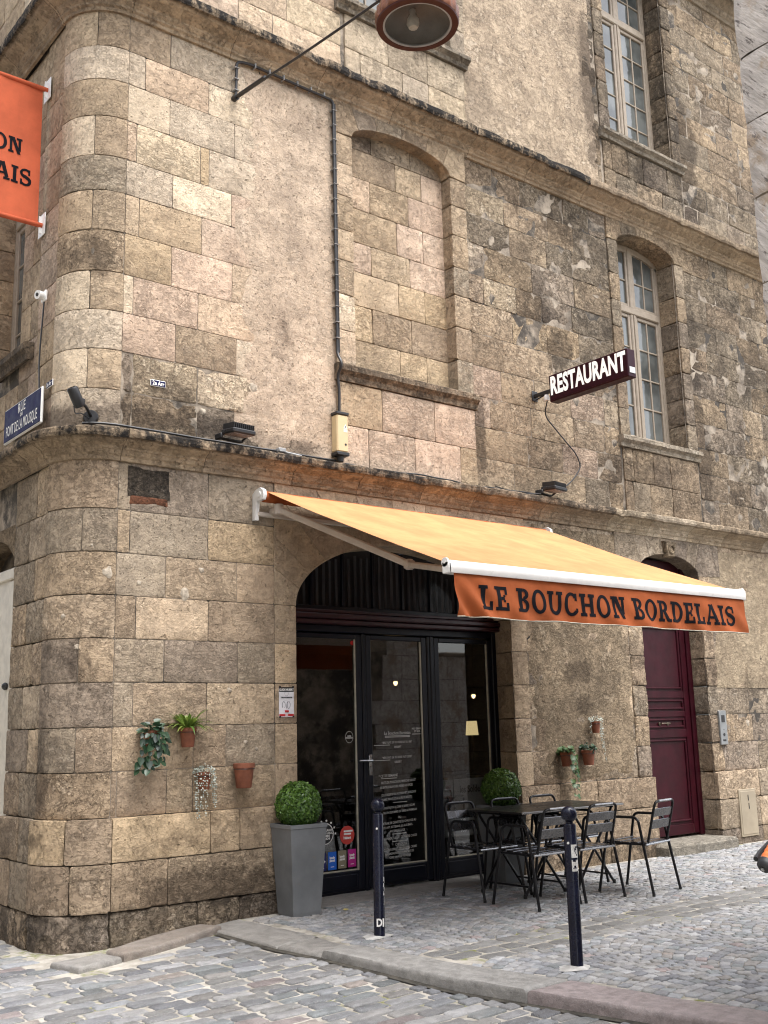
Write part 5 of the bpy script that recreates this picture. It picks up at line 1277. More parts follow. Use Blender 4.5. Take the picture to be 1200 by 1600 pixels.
m = MB(); m.tube(round_path([(-.22, -.17, .02), (-.20, -.15, -.04), (-.14, -.12, -.01), (-.03, -.03, -.02)], .04), .005, 5); m.build('flex', IRON, sp)
cc = thing('security_camera', 'small white wall sensor with a black cable on the side wall', 'camera', (-.455, .63, 5.30))
m = MB(); m.box(-.012, .012, -.05, .05, -.05, .05, .008); m.tube([(-.01, 0, 0), (-.07, -.02, -.005)], .04, 14); m.build('housing', WAL, cc)
m = MB(); m.tube([(-.068, -.02, -.005), (-.076, -.0225, -.006)], .016, 10); m.build('lens', BLACKP, cc)
m = MB(); m.tube(round_path([(.0, 0, -.05), (.0, .02, -.22), (.0, .05, -.42), (.0, .06, -.60), (0, .03, -.84)], .1), .007, 6); m.build('cable', IRON, cc)
bx = thing('junction_box', 'cream cable box with black ends hung on the facade below the conduit', 'junction box', (2.24, -.005, 4.08))
CRM = plain('cream_plastic', (.58, .46, .27), .45, var=.05); m = MB(); m.box(-.068, .068, -.10, -.0, .035, .405, .012); m.build('cover', CRM, bx)
m = MB(); m.box(-.074, .074, -.107, -.0, .405, .435, .006); m.build('end_cap', BLACKP, bx); m = MB(); m.box(-.074, .074, -.107, 0, .0, .035, .006); m.lathe([(.0, -.05), (.03, -.05), (.035, 0), (0, 0)], 10, TR(.0, -.05, .0)); m.build('end_cap', BLACKP, bx)
m = MB(); m.add([(.005, -.1012, .27), (.055, -.1012, .27), (.03, -.1012, .315)], [(0, 1, 2)]); m.box(.008, .052, -.1015, -.1005, .235, .262); m.build('warning_label', WHITE, bx)
m = MB(); m.add([(.020, -.1018, .28), (.040, -.1018, .28), (.03, -.1018, .30)], [(0, 1, 2)]); m.tube([(.03, -.101, .11), (.03, -.103, .11)], .012, 10); m.build('lock', BLACKP, bx)
CL = plain('grey_clip', (.30, .30, .30), .5)
cd = thing('facade_conduit', 'thick black cable run clipped up the facade to the lamp wire', 'cable', (2.235, 0, 6.0))
m = MB(); m.tube(round_path([(.004, -.05, -1.50), (.01, -.05, -1.25), (-.005, -.045, -1.10), (.0, -.12, -1.0), (-.002, -.045, -.88), (-.01, -.055, 0), (-.012, -.055, 1.865), (-1.0, -.04, 1.895), (-1.145, -.035, 1.87), (-1.15, -.03, 1.49)], .05), .0145, 8)
m.tube([(.022, -.045, -.86), (.014, -.05, 1.84)], .008, 6); m.build('conduit', IRON, cd)
m = MB()
for k in range(16): z = -.72 + k * .165; m.box(-.026, .026, -.071, -.0, z, z + .007, .002)
for k in range(6): x = -.95 + k * .165; m.box(x, x + .012, -.062, 0, 1.868, 1.92, .002)
for k in range(3): z = 1.55 + k * .12; m.box(-1.176, -1.124, -.056, 0, z, z + .009, .002)
m.build('clip', CL, cd)
ck = MB(); pts = [wallpt(s, 4.035 + .006 * nz(s * 2, 3), .035 + .01 * nz(s * 3, 8)) for s in [-.3 + 2.5 * k / 30 for k in range(31)]]; ck.tube(pts, .011, 6)
tag(ck.build('ledge_cable', IRON), 'black cable lying along the lower ledge from the rounded corner to the cream box', 'cable')
ck = MB(); ck.tube([(2.3 + 2.7 * k / 30, -.05 - .02 * nz(k * .3, 5), 4.02 + .012 * nz(k * .25, 9) - .01 * math.sin(k * .4)) for k in range(31)], .008, 6); ck.tube([(4.2 + .7 * k / 10, -.17, 4.005 - .03 * math.sin(math.pi * k / 10)) for k in range(11)], .006, 5)
tag(ck.build('ledge_cable', IRON), 'thin cable lying on the ledge above the awning from the cream box onward', 'cable')
wj = MB(); wj.box(1.52, 1.60, -.09, -.02, 4.02, 4.06, .006); wj.tube([(1.60, -.06, 4.03), (1.78, -.07, 4.015)], .01, 6); tag(wj.build('cable_connector', CL), 'small grey cable connector lying on the ledge beside the cream box', 'connector')
# lamp on its span wire
LP = Vector((1.183, -2.587, 6.816))
sw = MB(); n = 24; a, b, c = Vector((1.08, -.02, 7.48)), Vector((LP.x, LP.y, 7.25)), Vector((1.25, -5.52, 7.62))
for p, q in ((a, b), (b, c)):
    sw.tube([p.lerp(q, k / 12) - Vector((0, 0, .02 * math.sin(math.pi * k / 12))) for k in range(13)], .012, 6)
sw.tube([(1.08, -.0, 7.48), (1.081, -.06, 7.475)], .030, 10)
sw.tube([a.lerp(b, t) for t in (.02, .1, .2)], .021, 8)
tag(sw.build('span_wire', IRON), 'black span wire from the facade holding the copper street lamp', 'cable')
COP = plain('copper_sheet', (.20, .082, .045), .30, .7, var=.3, scale=6); CDK = plain('dark_copper_ring', (.055, .014, .009), .5, .2, spec=.3)
lamp = thing('street_lamp', 'round copper street lamp hanging over the street with its glass bowl facing down', 'street lamp', tuple(LP))
m = MB(); seg = 96; prof = [(.312, -.005), (.318, .01), (.318, .09), (.30, .10), (.285, .125), (.20, .19), (.09, .235), (.05, .30), (.05, .36), (.0, .37)]; vs = []
for r, z in prof:
    for k in range(seg):
        a_ = 2 * math.pi * k / seg; rr = r + (.007 if (k // 2) % 2 and .005 < z < .095 else 0); vs.append((rr * math.cos(a_), rr * math.sin(a_), z))
m.add(vs, [(i * seg + k, i * seg + (k + 1) % seg, (i + 1) * seg + (k + 1) % seg, (i + 1) * seg + k) for i in range(len(prof) - 1) for k in range(seg)], False); m.tube([(0, 0, .35), (0, 0, .435)], .014, 8); m.build('lamp_hood', COP, lamp)
m = MB(); m.lathe([(.318, .0), (.314, -.014), (.268, -.016), (.262, .0), (.262, .02)], 64); m.build('rim', CDK, lamp)
m = MB(); m.lathe([(.268, -.012), (.258, -.016), (.250, -.010), (.250, .005)], 64); m.build('gasket', CL, lamp)
m = MB(); m.lathe([(.258, .012), (.24, .06), (.17, .12), (.06, .15), (0, .152)][::-1], 48); m.build('reflector', plain('satin_reflector', (.13, .13, .128), .55, .1), lamp)
m = MB(); m.lathe([(0, -.02), (.035, -.012), (.05, .02), (.045, .06), (.025, .10), (.025, .14)], 20, TR(0, .05, .01)); m.build('bulb', plain('frosted_bulb', (.62, .60, .55), .3), lamp)
m = MB(); m.lathe([(.0, -.010), (.18, -.008), (.25, -.004)], 40); m.build('lamp_glass', glass_material('lamp_glass', (.80, .81, .80), .2, .30), lamp)

# ================================================================ NOTICE, INTERCOM, SMALL MARKS
nt = thing('notice', 'narrow white and red notice under acrylic beside the restaurant door', 'notice', (1.635, -.007, 1.76))
m = MB(); m.box(-.078, .078, -.004, .0, -.135, .125); m.build('sheet', plain('notice_white', (.74, .73, .76), .4), nt)
m = MB(); m.box(-.076, .076, -.0052, -.0042, .085, .122); m.build('header', BLACKP, nt)
m = MB(); m.box(-.076, .076, -.0052, -.0042, -.128, -.108); m.tube([(-.018, -.0048, -.085), (.018, -.0048, -.085)], .010, 8); m.build('red_strip', plain('notice_red', (.50, .03, .035), .4), nt)
def ntext(b, x, z, s, mat, sx=.8): o = text_mesh('lettering', b, s, mat, None, Matrix.Translation((x, -.0058, z)) @ FRONT, 'CENTER', .001, sx); o.parent = nt
ntext('GUIDE HUBERT', 0, .103, .026, WHITE, .82); ntext('TABLE RECOMMANDEE', 0, .035, .015, BLACKP, .75); ntext('2022', 0, -.118, .018, WHITE)
m = MB()
m.tube([(.020 * math.cos(R_(a)), -.0055, .070 + .020 * math.sin(R_(a))) for a in range(0, 360, 30)], .0008, 4, True)
m.tube([(-.03 + .016 * math.cos(R_(a)), -.0055, -.030 + .03 * math.sin(R_(a))) for a in range(-60, 250, 20)], .0016, 4)
m.tube([(.022 + .016 * math.cos(R_(a)), -.0055, -.030 + .03 * math.sin(R_(a))) for a in range(-200, 110, 20)], .0016, 4)
m.tube([(.0, -.0055, -.06), (.004, -.0055, -.02), (.012, -.0055, .0)], .0028, 4); m.build('drawing', plain('ink_line', (.06, .06, .08), .6), nt)
m = MB()
for x in (-.07, .07):
    for z in (-.132, .128): m.lathe([(0, 0), (.008, 0), (.008, .012), (0, .012)], 8, TR(x, -.0, z, 0, R_(90)))
m.box(-.08, .08, -.006, -.0045, .122, .126); m.build('clamp', BLACKP, nt)
ic = thing('intercom', 'flat grey metal intercom panel on the wall beside the red door', 'intercom', (8.16, -.012, 1.41))
m = MB(); m.box(-.075, .075, -.022, .015, -.215, .205, .006); m.build('panel', plain('brushed_alloy', (.30, .31, .315), .4, .6, bump=.1), ic)
m = MB(); m.box(-.035, .035, -.026, -.02, .06, .15, .003); m.tube([(0, -.02, -.09), (0, -.027, -.09)], .018, 12); m.tube([(.0, -.02, -.03), (.0, -.025, -.03)], .006, 8); m.box(-.03, .03, -.025, -.021, -.17, -.15); m.build('buttons', BLACKP, ic)
# ================================================================ BOLLARDS
BOLM = plain('navy_bollard_paint', (.0045, .0062, .018), .24, var=.3, scale=5, spec=.35, wear=((.05, .05, .055), 16, .66), bump=.03)
def bollard(x, y, lab, tilt, extra):
    t = thing('bollard', lab, 'bollard', (x, y, pave_z(x, y)), 0, 'bollards along the kerb'); t.rotation_euler = (0, tilt, 0)
    m = MB(); m.lathe([(.043, -.05), (.043, .006), (.0405, .012), (.0405, .868), (.036, .876), (.024, .880), (.024, .890)], 28); m.build('post', BOLM, t)
    m = MB(); m.lathe([(.02, .884)] + [(.052 * math.cos(R_(a)), .936 + .052 * math.sin(R_(a))) for a in range(-66, 90, 9)] + [(0, .988)], 28); m.build('ball', BOLM, t)
    extra(t); return t
WORN = plain('scuffed_white', (.62, .62, .60), .8, var=.3, scale=40)
def curved_patch(t, name, mat, a0, a1, z0, z1, seed, cut=.25, r=.0412):
    m = MB(); n, k = 10, 14; P = {}
    for i in range(n + 1):
        for j in range(k + 1): a = R_(a0 + (a1 - a0) * i / n); P[i, j] = (r * math.cos(a), r * math.sin(a), z0 + (z1 - z0) * j / k)
    for i in range(n):
        for j in range(k):
            if noise.noise(Vector((i * .33 + seed, j * .45, seed))) > -cut: m.add([P[i, j], P[i + 1, j], P[i + 1, j + 1], P[i, j + 1]], [(0, 1, 2, 3)], True)
    return m.build(name, mat, t)
def ex1(t):
    m = MB(); m.lathe([(0, 0), (.008, 0), (.008, .006), (0, .006)], 10, Matrix.Rotation(R_(-140), 4, 'Z') @ Matrix.Translation((.040, 0, .77)) @ Matrix.Rotation(R_(90), 4, 'Y')); m.build('rivet', WHITE, t)
    curved_patch(t, 'torn_sticker', WORN, -75, -20, .22, .42, 3.0, -.02)
    o = text_mesh('marker_tag', 'DI', .075, WHITE, None, Matrix.Rotation(R_(-28 + 0), 4, 'Z') @ Matrix.Translation((0, -.0425, .10)) @ FRONT, 'CENTER', .003, .8); o.parent = t; o.rotation_euler = (0, 0, 0)
def ex2(t):
    m = MB(); m.lathe([(0, 0), (.008, 0), (.008, .006), (0, .006)], 10, Matrix.Rotation(R_(-158), 4, 'Z') @ Matrix.Translation((.040, 0, .76)) @ Matrix.Rotation(R_(90), 4, 'Y')); m.build('rivet', WHITE, t)
    curved_patch(t, 'torn_sticker', WORN, -135, -35, .585, .75, 1.3, .22)
    curved_patch(t, 'torn_sticker', WORN, -128, -45, .585, .602, 8.3, .6, .0414)
bollard(1.47, -1.49, 'navy bollard with ball top and white marker scribble near the planter', R_(.6), ex1)
bollard(1.74, -3.17, 'navy bollard with ball top and torn white sticker in front of the tables', R_(.3), ex2)

# ================================================================ PLANTERS WITH BOX BALLS
PLM = plain('grey_zinc_planter', (.150, .158, .166), .6, .1, var=.18, scale=3, wear=((.15, .145, .135), 7, .60), bump=.12, bscale=30)
SOIL = plain('potting_soil', (.03, .022, .015), .95, var=.4, scale=40, bump=.8)
BOXL = leaf_material('box_leaf', (.024, .070, .010), (.125, .235, .035), .2, .35); TWIG = plain('box_twig', (.03, .025, .012), .9)
BALLME = None
def ball_mesh(r, n, seed, ls=.014):
    q = random.Random(seed); m = MB()
    for i in range(n):
        z = q.uniform(-1, 1); a = q.uniform(0, 2 * math.pi); h = math.sqrt(1 - z * z); d = Vector((h * math.cos(a), h * math.sin(a), z))
        rr = r * (1 + .045 * noise.noise(d * 3.1 + Vector((seed, 0, 0))) + .03 * noise.noise(d * 9)) * q.uniform(.86, 1.035)
        p = d * rr; nrm = (d + Vector((q.uniform(-1, 1), q.uniform(-1, 1), q.uniform(-.6, 1))) * .75).normalized()
        u = nrm.orthogonal().normalized(); u = (Matrix.Rotation(q.uniform(0, 6.28), 3, nrm) @ u); w = nrm.cross(u); L = ls * q.uniform(.75, 1.35); W = L * .52
        m.add([p - u * L, p + w * W - u * L * .1 + nrm * .001, p + u * L, p - w * W - u * L * .1 + nrm * .001], [(0, 1, 2, 3)], False, None, rnd=max(0, min(1, q.gauss(.45, .25) + .12 * d.z)))
    return m
def planter(x, y, rz, lab, seed):
    t = thing('potted_box_ball', lab, 'planter', (x, y, 0), rz, 'grey planters with clipped box balls')
    H_, a, b = .735, .128, .178; m = MB(); ws = []
    for s_, z in ((a, .004), (a + .004, .03), (b - .006, H_ - .035), (b, H_ - .03), (b, H_), (b - .022, H_), (b - .03, H_ - .05)):
        ws.append([(sx * s_, sy * s_, z) for sx, sy in ((-1, -1), (1, -1), (1, 1), (-1, 1))])
    vs = [p for w in ws for p in w]; m.add(vs, [(4 * l + k, 4 * l + (k + 1) % 4, 4 * l + 4 + (k + 1) % 4, 4 * l + 4 + k) for l in range(len(ws) - 1) for k in range(4)]); m.build('planter_box', PLM, t)
    m = MB(); m.box(-b + .03, b - .03, -b + .03, b - .03, H_ - .08, H_ - .045); m.build('soil', SOIL, t)
    m = ball_mesh(.192, 8500, seed); o = m.build('box_foliage', BOXL, t, (0, 0, H_ + .150))
    m = MB(); m.lathe([(.163 * math.cos(R_(k)), .163 * math.sin(R_(k))) for k in range(-90, 91, 15)], 20); m.tube([(0, 0, -.22), (.005, 0, 0)], .012, 6); m.build('inner_twigs', TWIG, t, (0, 0, H_ + .150))
    return t
planter(1.595, -.245, R_(-4), 'tall grey tapered planter with clipped box ball, between the stone wall and the glass door', 3)
planter(4.05, -.20, R_(3), 'grey planter with clipped box ball standing half hidden behind the tables', 8)

# ================================================================ WALL POTS
TERRA = plain('terracotta', (.225, .078, .042), .85, var=.22, scale=12, bump=.2, wear=((.33, .22, .17), 26, .66))
IVY = leaf_material('ivy_leaf', (.008, .026, .014), (.040, .088, .040), .15, .35); FERN = leaf_material('fern_blade', (.06, .13, .015), (.20, .27, .05), .35, .5)
HEART = leaf_material('string_of_hearts_leaf', (.19, .22, .19), (.50, .53, .46), .15, .5); STEM = plain('plant_stem', (.10, .09, .04), .8)
def pot(loc, r, h, lab, yaw=0):
    t = thing('wall_pot', lab, 'flower pot', loc, yaw, 'terracotta pots hung on the wall')
    m = MB(); m.lathe([(0, .0), (r * .66, .0), (r * .72, .006), (r * .93, h * .80), (r * .94, h * .82), (r * 1.0, h * .83), (r * 1.02, h), (r * .95, h + .002), (r * .90, h * .9), (r * .80, h * .55), (0, h * .5)], 28); m.build('pot', TERRA, t)
    m = MB(); m.tube([(r * 1.03 * math.cos(R_(k)), r * 1.03 * math.sin(R_(k)), h * .78) for k in range(0, 360, 20)], .0025, 5, True); m.tube([(0, r * 1.0, h * .78), (0, r + .03, h * .9)], .0035, 5); m.build('wire_ring', IRON, t)
    return t
def leafshape(kind):
    if kind == 'ivy': return [(0, 0), (.34, -.10), (.55, .18), (.30, .38), (.36, .66), (.10, .66), (0, 1.0), (-.10, .66), (-.36, .66), (-.30, .38), (-.55, .18), (-.34, -.10)]
    if kind == 'pothos': return [(0, 0), (.28, .02), (.40, .28), (.30, .60), (0, 1.0), (-.30, .60), (-.40, .28), (-.28, .02)]
    return [(0, 0), (.38, .16), (.40, .5), (0, .95), (-.40, .5), (-.38, .16)]
def put_leaf(m, p, down, out, size, kind, q):
    """a single leaf hanging at p: 'down' is where its tip points, 'out' the way its face looks"""
    v = down.normalized(); n_ = (out - v * out.dot(v)).normalized(); u = v.cross(n_); sh = leafshape(kind)
    mid = p + v * size * .45 - n_ * size * .05
    pts = [p + u * (x * size) + v * (y * size) + n_ * (size * .10 * (abs(x) * 1.6 - .3 * y)) for x, y in sh]
    r = max(0, min(1, q.gauss(.4, .28))); m.add(pts + [mid], [(i, (i + 1) % len(sh), len(sh)) for i in range(len(sh))], True, None, rnd=r)
def trailing(t, strands, kind, size, mat, name, seed, crown=0, r=.07, h=.15, sink=.5):
    q = random.Random(seed); lf = MB(); stt = MB()
    for (ax, length, sway, step) in strands:
        a = R_(ax); p = Vector((r * .8 * math.cos(a), r * .8 * math.sin(a), h)); path = [p.copy()]; p = Vector((r * 1.15 * math.cos(a), r * 1.15 * math.sin(a), h + .015)); path.append(p.copy()); L = 0
        while L < length:
            d = Vector((sway * q.uniform(-.4, 1) * .5 + q.gauss(0, .12), -abs(q.gauss(0, .05)) * .4, -1)).normalized(); p = p + d * step; p.y = min(p.y, r * .9); path.append(p.copy()); L += step
            for s_ in ((-1, 1) if kind != 'ivy' or q.random() < .6 else (q.choice((-1, 1)),)):
                if kind == 'heart' and q.random() < .38: continue
                off = Vector((s_ * q.uniform(.3, 1), -q.uniform(.2, .9), q.uniform(-.2, .5))); pp = p + off.normalized() * size * .45
                put_leaf(lf, pp, Vector((s_ * .5 + q.uniform(-.4, .4), -.25, -1 + q.uniform(-.2, .5))), Vector((s_ * .3 + q.uniform(-.5, .5), -1, q.uniform(-.1, .9))), size * q.uniform(.65, 1.2), kind, q)
        stt.tube(path, .0016 if kind != 'heart' else .0011, 4)
    for k in range(crown):
        a = q.uniform(0, 6.28); rr = r * math.sqrt(q.random()) * 1.15; p = Vector((rr * math.cos(a), rr * math.sin(a), h + q.uniform(0, .07) * (1.2 - rr / r * .6)))
        put_leaf(lf, p, Vector((math.cos(a), math.sin(a), q.uniform(-.8, .5))), Vector((q.uniform(-.4, .4), -.7, .8)), size * q.uniform(.7, 1.2), kind, q)
    lf.build(name, mat, t); stt.build('trailing_stem', STEM, t)
def fern(t, r, h, n, L, mat, seed, name='fern_fronds', up=1.0):
    q = random.Random(seed); m = MB()
    for k in range(n):
        a = q.uniform(0, 6.28); el = q.uniform(.35, 1.25) * up; ln = L * q.uniform(.6, 1.1); p = Vector((.35 * r * math.cos(a), .35 * r * math.sin(a), h * .93)); hd = Vector((math.cos(a) * math.cos(el), math.sin(a) * math.cos(el), math.sin(el))); prev = None; seg = 7; rv = q.random()
        for i in range(seg + 1):
            s_ = hd.cross(Vector((0, 0, 1))).normalized(); w = L * .045 * math.sin(math.pi * min(.97, (i + .6) / (seg + .6)))
            cur = (p - s_ * w, p + s_ * w)
            if prev: m.add([prev[0], prev[1], cur[1], cur[0]], [(0, 1, 2, 3)], True, None, rnd=rv)
            prev = cur; p = p + hd * ln / seg; p.y = min(p.y, r + .02); hd = (hd + Vector((0, 0, -.20))).normalized()
    m.build(name, mat, t)
WP = -.085
p1 = pot((.300, WP, 1.40), .062, .135, 'terracotta wall pot almost hidden by dark glossy ivy, beside the spiky fern')
trailing(p1, [(-100, .30, -.5, .045), (-160, .27, -.7, .045), (-60, .26, .3, .045), (-20, .16, .5, .045), (-130, .12, -.3, .045), (-75, .10, .2, .045)], 'pothos', .062, IVY, 'ivy_leaves', 21, 34, .062, .135)
p2 = pot((.622, WP, 1.395), .070, .155, 'terracotta wall pot with a spiky bright green fern, beside the ivy pot'); fern(p2, .07, .155, 70, .25, FERN, 5)
p3 = pot((.775, WP, 1.05), .062, .14, 'terracotta wall pot with long grey-green strings of hearts trailing down')
trailing(p3, [(-110, .36, .05, .018), (-150, .36, -.1, .018), (-170, .26, -.05, .018), (-60, .14, .1, .018), (-30, .30, .05, .018), (-10, .26, .15, .018), (-85, .10, 0, .018), (10, .20, .2, .018), (-130, .30, .05, .018)], 'heart', .0165, HEART, 'heart_leaves', 9, 170, .075, .135)
p4 = pot((1.145, WP - .015, 1.045), .090, .20, 'empty terracotta wall pot, the largest, nearest the restaurant door')
p5 = pot((5.165, WP, 1.055), .068, .145, 'terracotta wall pot with long trailing green ivy between door and red door')
trailing(p5, [(-60, .42, .15, .05), (-40, .36, .2, .05), (-80, .30, 0, .05), (-20, .24, .25, .05)], 'ivy', .058, leaf_material('green_ivy_leaf', (.018, .055, .012), (.08, .16, .03), .2, .4), 'ivy_leaves', 31, 40, .066, .14)
p6 = pot((5.52, WP, 1.055), .075, .155, 'terracotta wall pot with a short leafy tuft, beside the long trailing ivy'); trailing(p6, [(-90, .03, 0, .02)], 'pothos', .035, IVY, 'leaf_tuft', 4, 90, .068, .165)
p7 = pot((5.672, WP, 1.395), .052, .125, 'small terracotta wall pot with silvery trailing leaves, highest of those near the red door')
trailing(p7, [(-30, .44, .05, .018), (0, .30, .2, .018), (10, .22, .25, .018), (-10, .16, .3, .018), (180, .12, -.2, .018)], 'heart', .0155, HEART, 'heart_leaves', 14, 150, .07, .125)

# ================================================================ TABLES AND CHAIRS
TTOP = plain('charcoal_table_top', (.022, .0215, .021), .34, .1, var=.18, scale=5); TRIM = plain('bare_metal_rim', (.52, .52, .52), .3, .9)
CHT = plain('charcoal_tube', (.009, .009, .011), .34, .0, var=.2, spec=.3); SLAT = plain('charcoal_slat', (.17, .17, .18), .24, .95, var=.15, scale=9); BARE = plain('worn_bright_tube', (.45, .45, .46), .28, .9)
CAPM = plain('rubber_foot', (.01, .01, .01), .7)
def table_proto():
    t = thing('folding_table', '', 'table', (0, 0, 0), 0, 'charcoal folding tables set end to end')
    w, d = .70, .735; m = MB(); m.box(-w / 2 + .003, w / 2 - .003, -d / 2 + .003, d / 2 - .003, .722, .742, .004); m.build('table_top', TTOP, t)
    for y_ in (-d / 2 - .001, d / 2 - .003): m = MB(); m.box(-w / 2, w / 2, y_, y_ + .004, .724, .7405, .001); m.build('edge_trim', TRIM, t)
    for sy in (-1, 1):
        for sx in (-1, 1):
            y = sy * .27 + sx * .012; m = MB(); m.tube(round_path([(-sx * .27, y, .715), (-sx * .24, y, .66), (sx * .27, y, .012)], .03), .0125, 8); o = m.build('leg', CHT, t)
            m = MB(); m.lathe([(.0, .0), (.018, .0), (.018, .02), (.014, .035), (0, .035)], 10, TR(sx * .272, y, 0)); m.build('rubber_foot', CAPM, o)
    for a_, b_, z_ in ((-.21, .27, .09), (.21, .27, .09), (-.27, .30, .71), (.27, .30, .71)): m = MB(); m.tube([(a_, -b_, z_), (a_, b_, z_)], .0095, 6); m.build('cross_bar', CHT, t)
    return t
tb = table_proto(); tb.location = (3.715, -.785, 0); tb['label'] = 'charcoal folding table of the joined pair nearer the menu door'
tb2 = copy_tree(tb); tb2.location = (4.425, -.77, 0); tb2.rotation_euler = (0, 0, R_(-.5)); tb2['label'] = 'charcoal folding table of the joined pair nearer the red street door'
def chair_proto():
    t = thing('metal_armchair', '', 'chair', (0, 0, 0), 0, 'charcoal metal armchairs round the tables')
    for sx in (-1, 1):
        x = sx * .232; m = MB(); m.tube(round_path([(x + sx * .02, -.265, .012), (x, -.15, .635), (x - sx * .004, -.11, .662), (x - sx * .004, .11, .662), (x, .15, .635), (x + sx * .02, .275, .012)], .05, 5), .0125, 9); o = m.build('side_frame', CHT, t)
        m = MB()
        for y, zz in ((-.265, 0), (.275, 0)): m.lathe([(0, 0), (.0145, 0), (.0145, .022), (0, .022)], 10, TR(x + sx * .02, y, 0))
        m.build('foot_cap', CAPM, o)
    by = lambda z: -.20 - (z - .43) * .27
    m = MB(); m.tube(round_path([(-.178, by(.42), .42), (-.178, by(.80), .80), (.178, by(.80), .80), (.178, by(.42), .42)], .055, 6), .0118, 9); m.build('back_frame', CHT, t)
    m = MB(); m.tube([(-.115, by(.8) - .0035, .803), (.115, by(.8) - .0035, .803)], .0112, 8); m.build('worn_top_rail', BARE, t)
    ang = math.atan(.27)
    for zc, hh in ((.700, .075), (.598, .082)):
        m = MB(); m.box(-.172, .172, -.005, .005, -hh / 2, hh / 2, .003, Matrix.Translation((0, by(zc) + .002, zc)) @ Matrix.Rotation(ang, 4, 'X')); m.build('back_slat', SLAT, t)
    for k in range(5):
        y = -.165 + k * .088; m = MB(); m.box(-.200, .200, y - .040, y + .040, .436 + .006 * (k == 4) - .004 * (k == 2), .446 + .006 * (k == 4) - .004 * (k == 2), .003); m.build('seat_slat', SLAT, t)
    for sx in (-1, 1): m = MB(); m.tube([(sx * .205, -.205, .428), (sx * .205, .22, .428)], .010, 7); m.build('seat_rail', CHT, t)
    for y_ in (-.205, .215): m = MB(); m.tube([(-.228, y_, .428), (.228, y_, .428)], .0105, 8); m.build('seat_crossbar', BARE, t)
    return t
ch = chair_proto()
CH = [(3.29, -.70, 180, 'charcoal metal armchair with shiny slats, at the table end nearest the menu door'),
      (3.885, -.695, 179, 'charcoal metal armchair on the wall side, in front of the second box-ball planter'),
      (4.42, -.70, 181, 'charcoal metal armchair on the wall side nearest the red door, only its top rail showing'),
      (3.285, -1.36, 0, 'charcoal metal armchair with its back to the street, partly hidden by the sticker bollard'),
      (3.855, -1.37, -1, 'charcoal metal armchair with its back to the street, beside the angled chair'),
      (4.47, -1.52, 10, 'charcoal metal armchair pulled out at an angle in front of the red door')]
for i, (x, y, rz, lab) in enumerate(CH):
    c = ch if i == 0 else copy_tree(ch); c.location = (x, y, .004); c.rotation_euler = (0, 0, R_(rz)); c['label'] = lab

# ================================================================ OPPOSITE BUILDINGS (far side of both streets)
def dressed_material():
    m, n, l, b = newmat('streaked_quoin_stone'); t = NT(m); P = t.pos(); R1 = n.new('ShaderNodeVectorRotate'); R1.rotation_type = 'X_AXIS'; t.put(R1.inputs['Vector'], P); R1.inputs['Angle'].default_value = R_(38)
    q = t.vmul(R1.outputs[0], (5, 5, .9)); a = t.noise(q, 3.2, 9, .68, .4); c = t.mix(t.rng(a, .32, .68), (.44, .40, .37), (.76, .70, .65)); c = t.mix(t.rng(t.noise(P, 3, 7, .7), .5, .62), c, (.44, .34, .25))
    c = t.mix(t.rng(t.noise(q, 9, 6, .7), .56, .66), c, (.15, .13, .12)); l.new(c, b.inputs['Base Color']); b.inputs['Roughness'].default_value = .9; l.new(t.bump(t.noise(q, 8, 9, .7), .9, .03), b.inputs['Normal']); return m
DRES = dressed_material()
ob = thing('opposite_building', 'pale grey-pink rough stone building corner facing the restaurant across the lane', 'building', (.685, -5.5, 0))
def planar(fn, list_, s0, s1, z0, z1, d, wear):
    """a plain block placed by fn(s, z, d)"""
    m = MB(); n_, k = max(2, int((s1 - s0) / .12)), 4; vs = []
    for j in range(k + 1):
        for i in range(n_ + 1):
            s = s0 + .004 + (s1 - s0 - .008) * i / n_; z = z0 + .004 + (z1 - z0 - .008) * j / k; e = (i in (0, n_) or j in (0, k))
            vs.append(fn(s, z, d + .012 * wear * nz(s * 6, z * 6, d) - (.010 if e else 0)))
    m.add(vs, [(j * (n_ + 1) + i, j * (n_ + 1) + i + 1, (j + 1) * (n_ + 1) + i + 1, (j + 1) * (n_ + 1) + i) for j in range(k) for i in range(n_)], True); list_.append(m)
z = 0.0; blocks = []; kk = 0; obr = random.Random(4)
west = lambda s, z_, d: (-d, -s, z_); north = lambda s, z_, d: (s, d, z_)     # both relative to the corner; s grows away from it
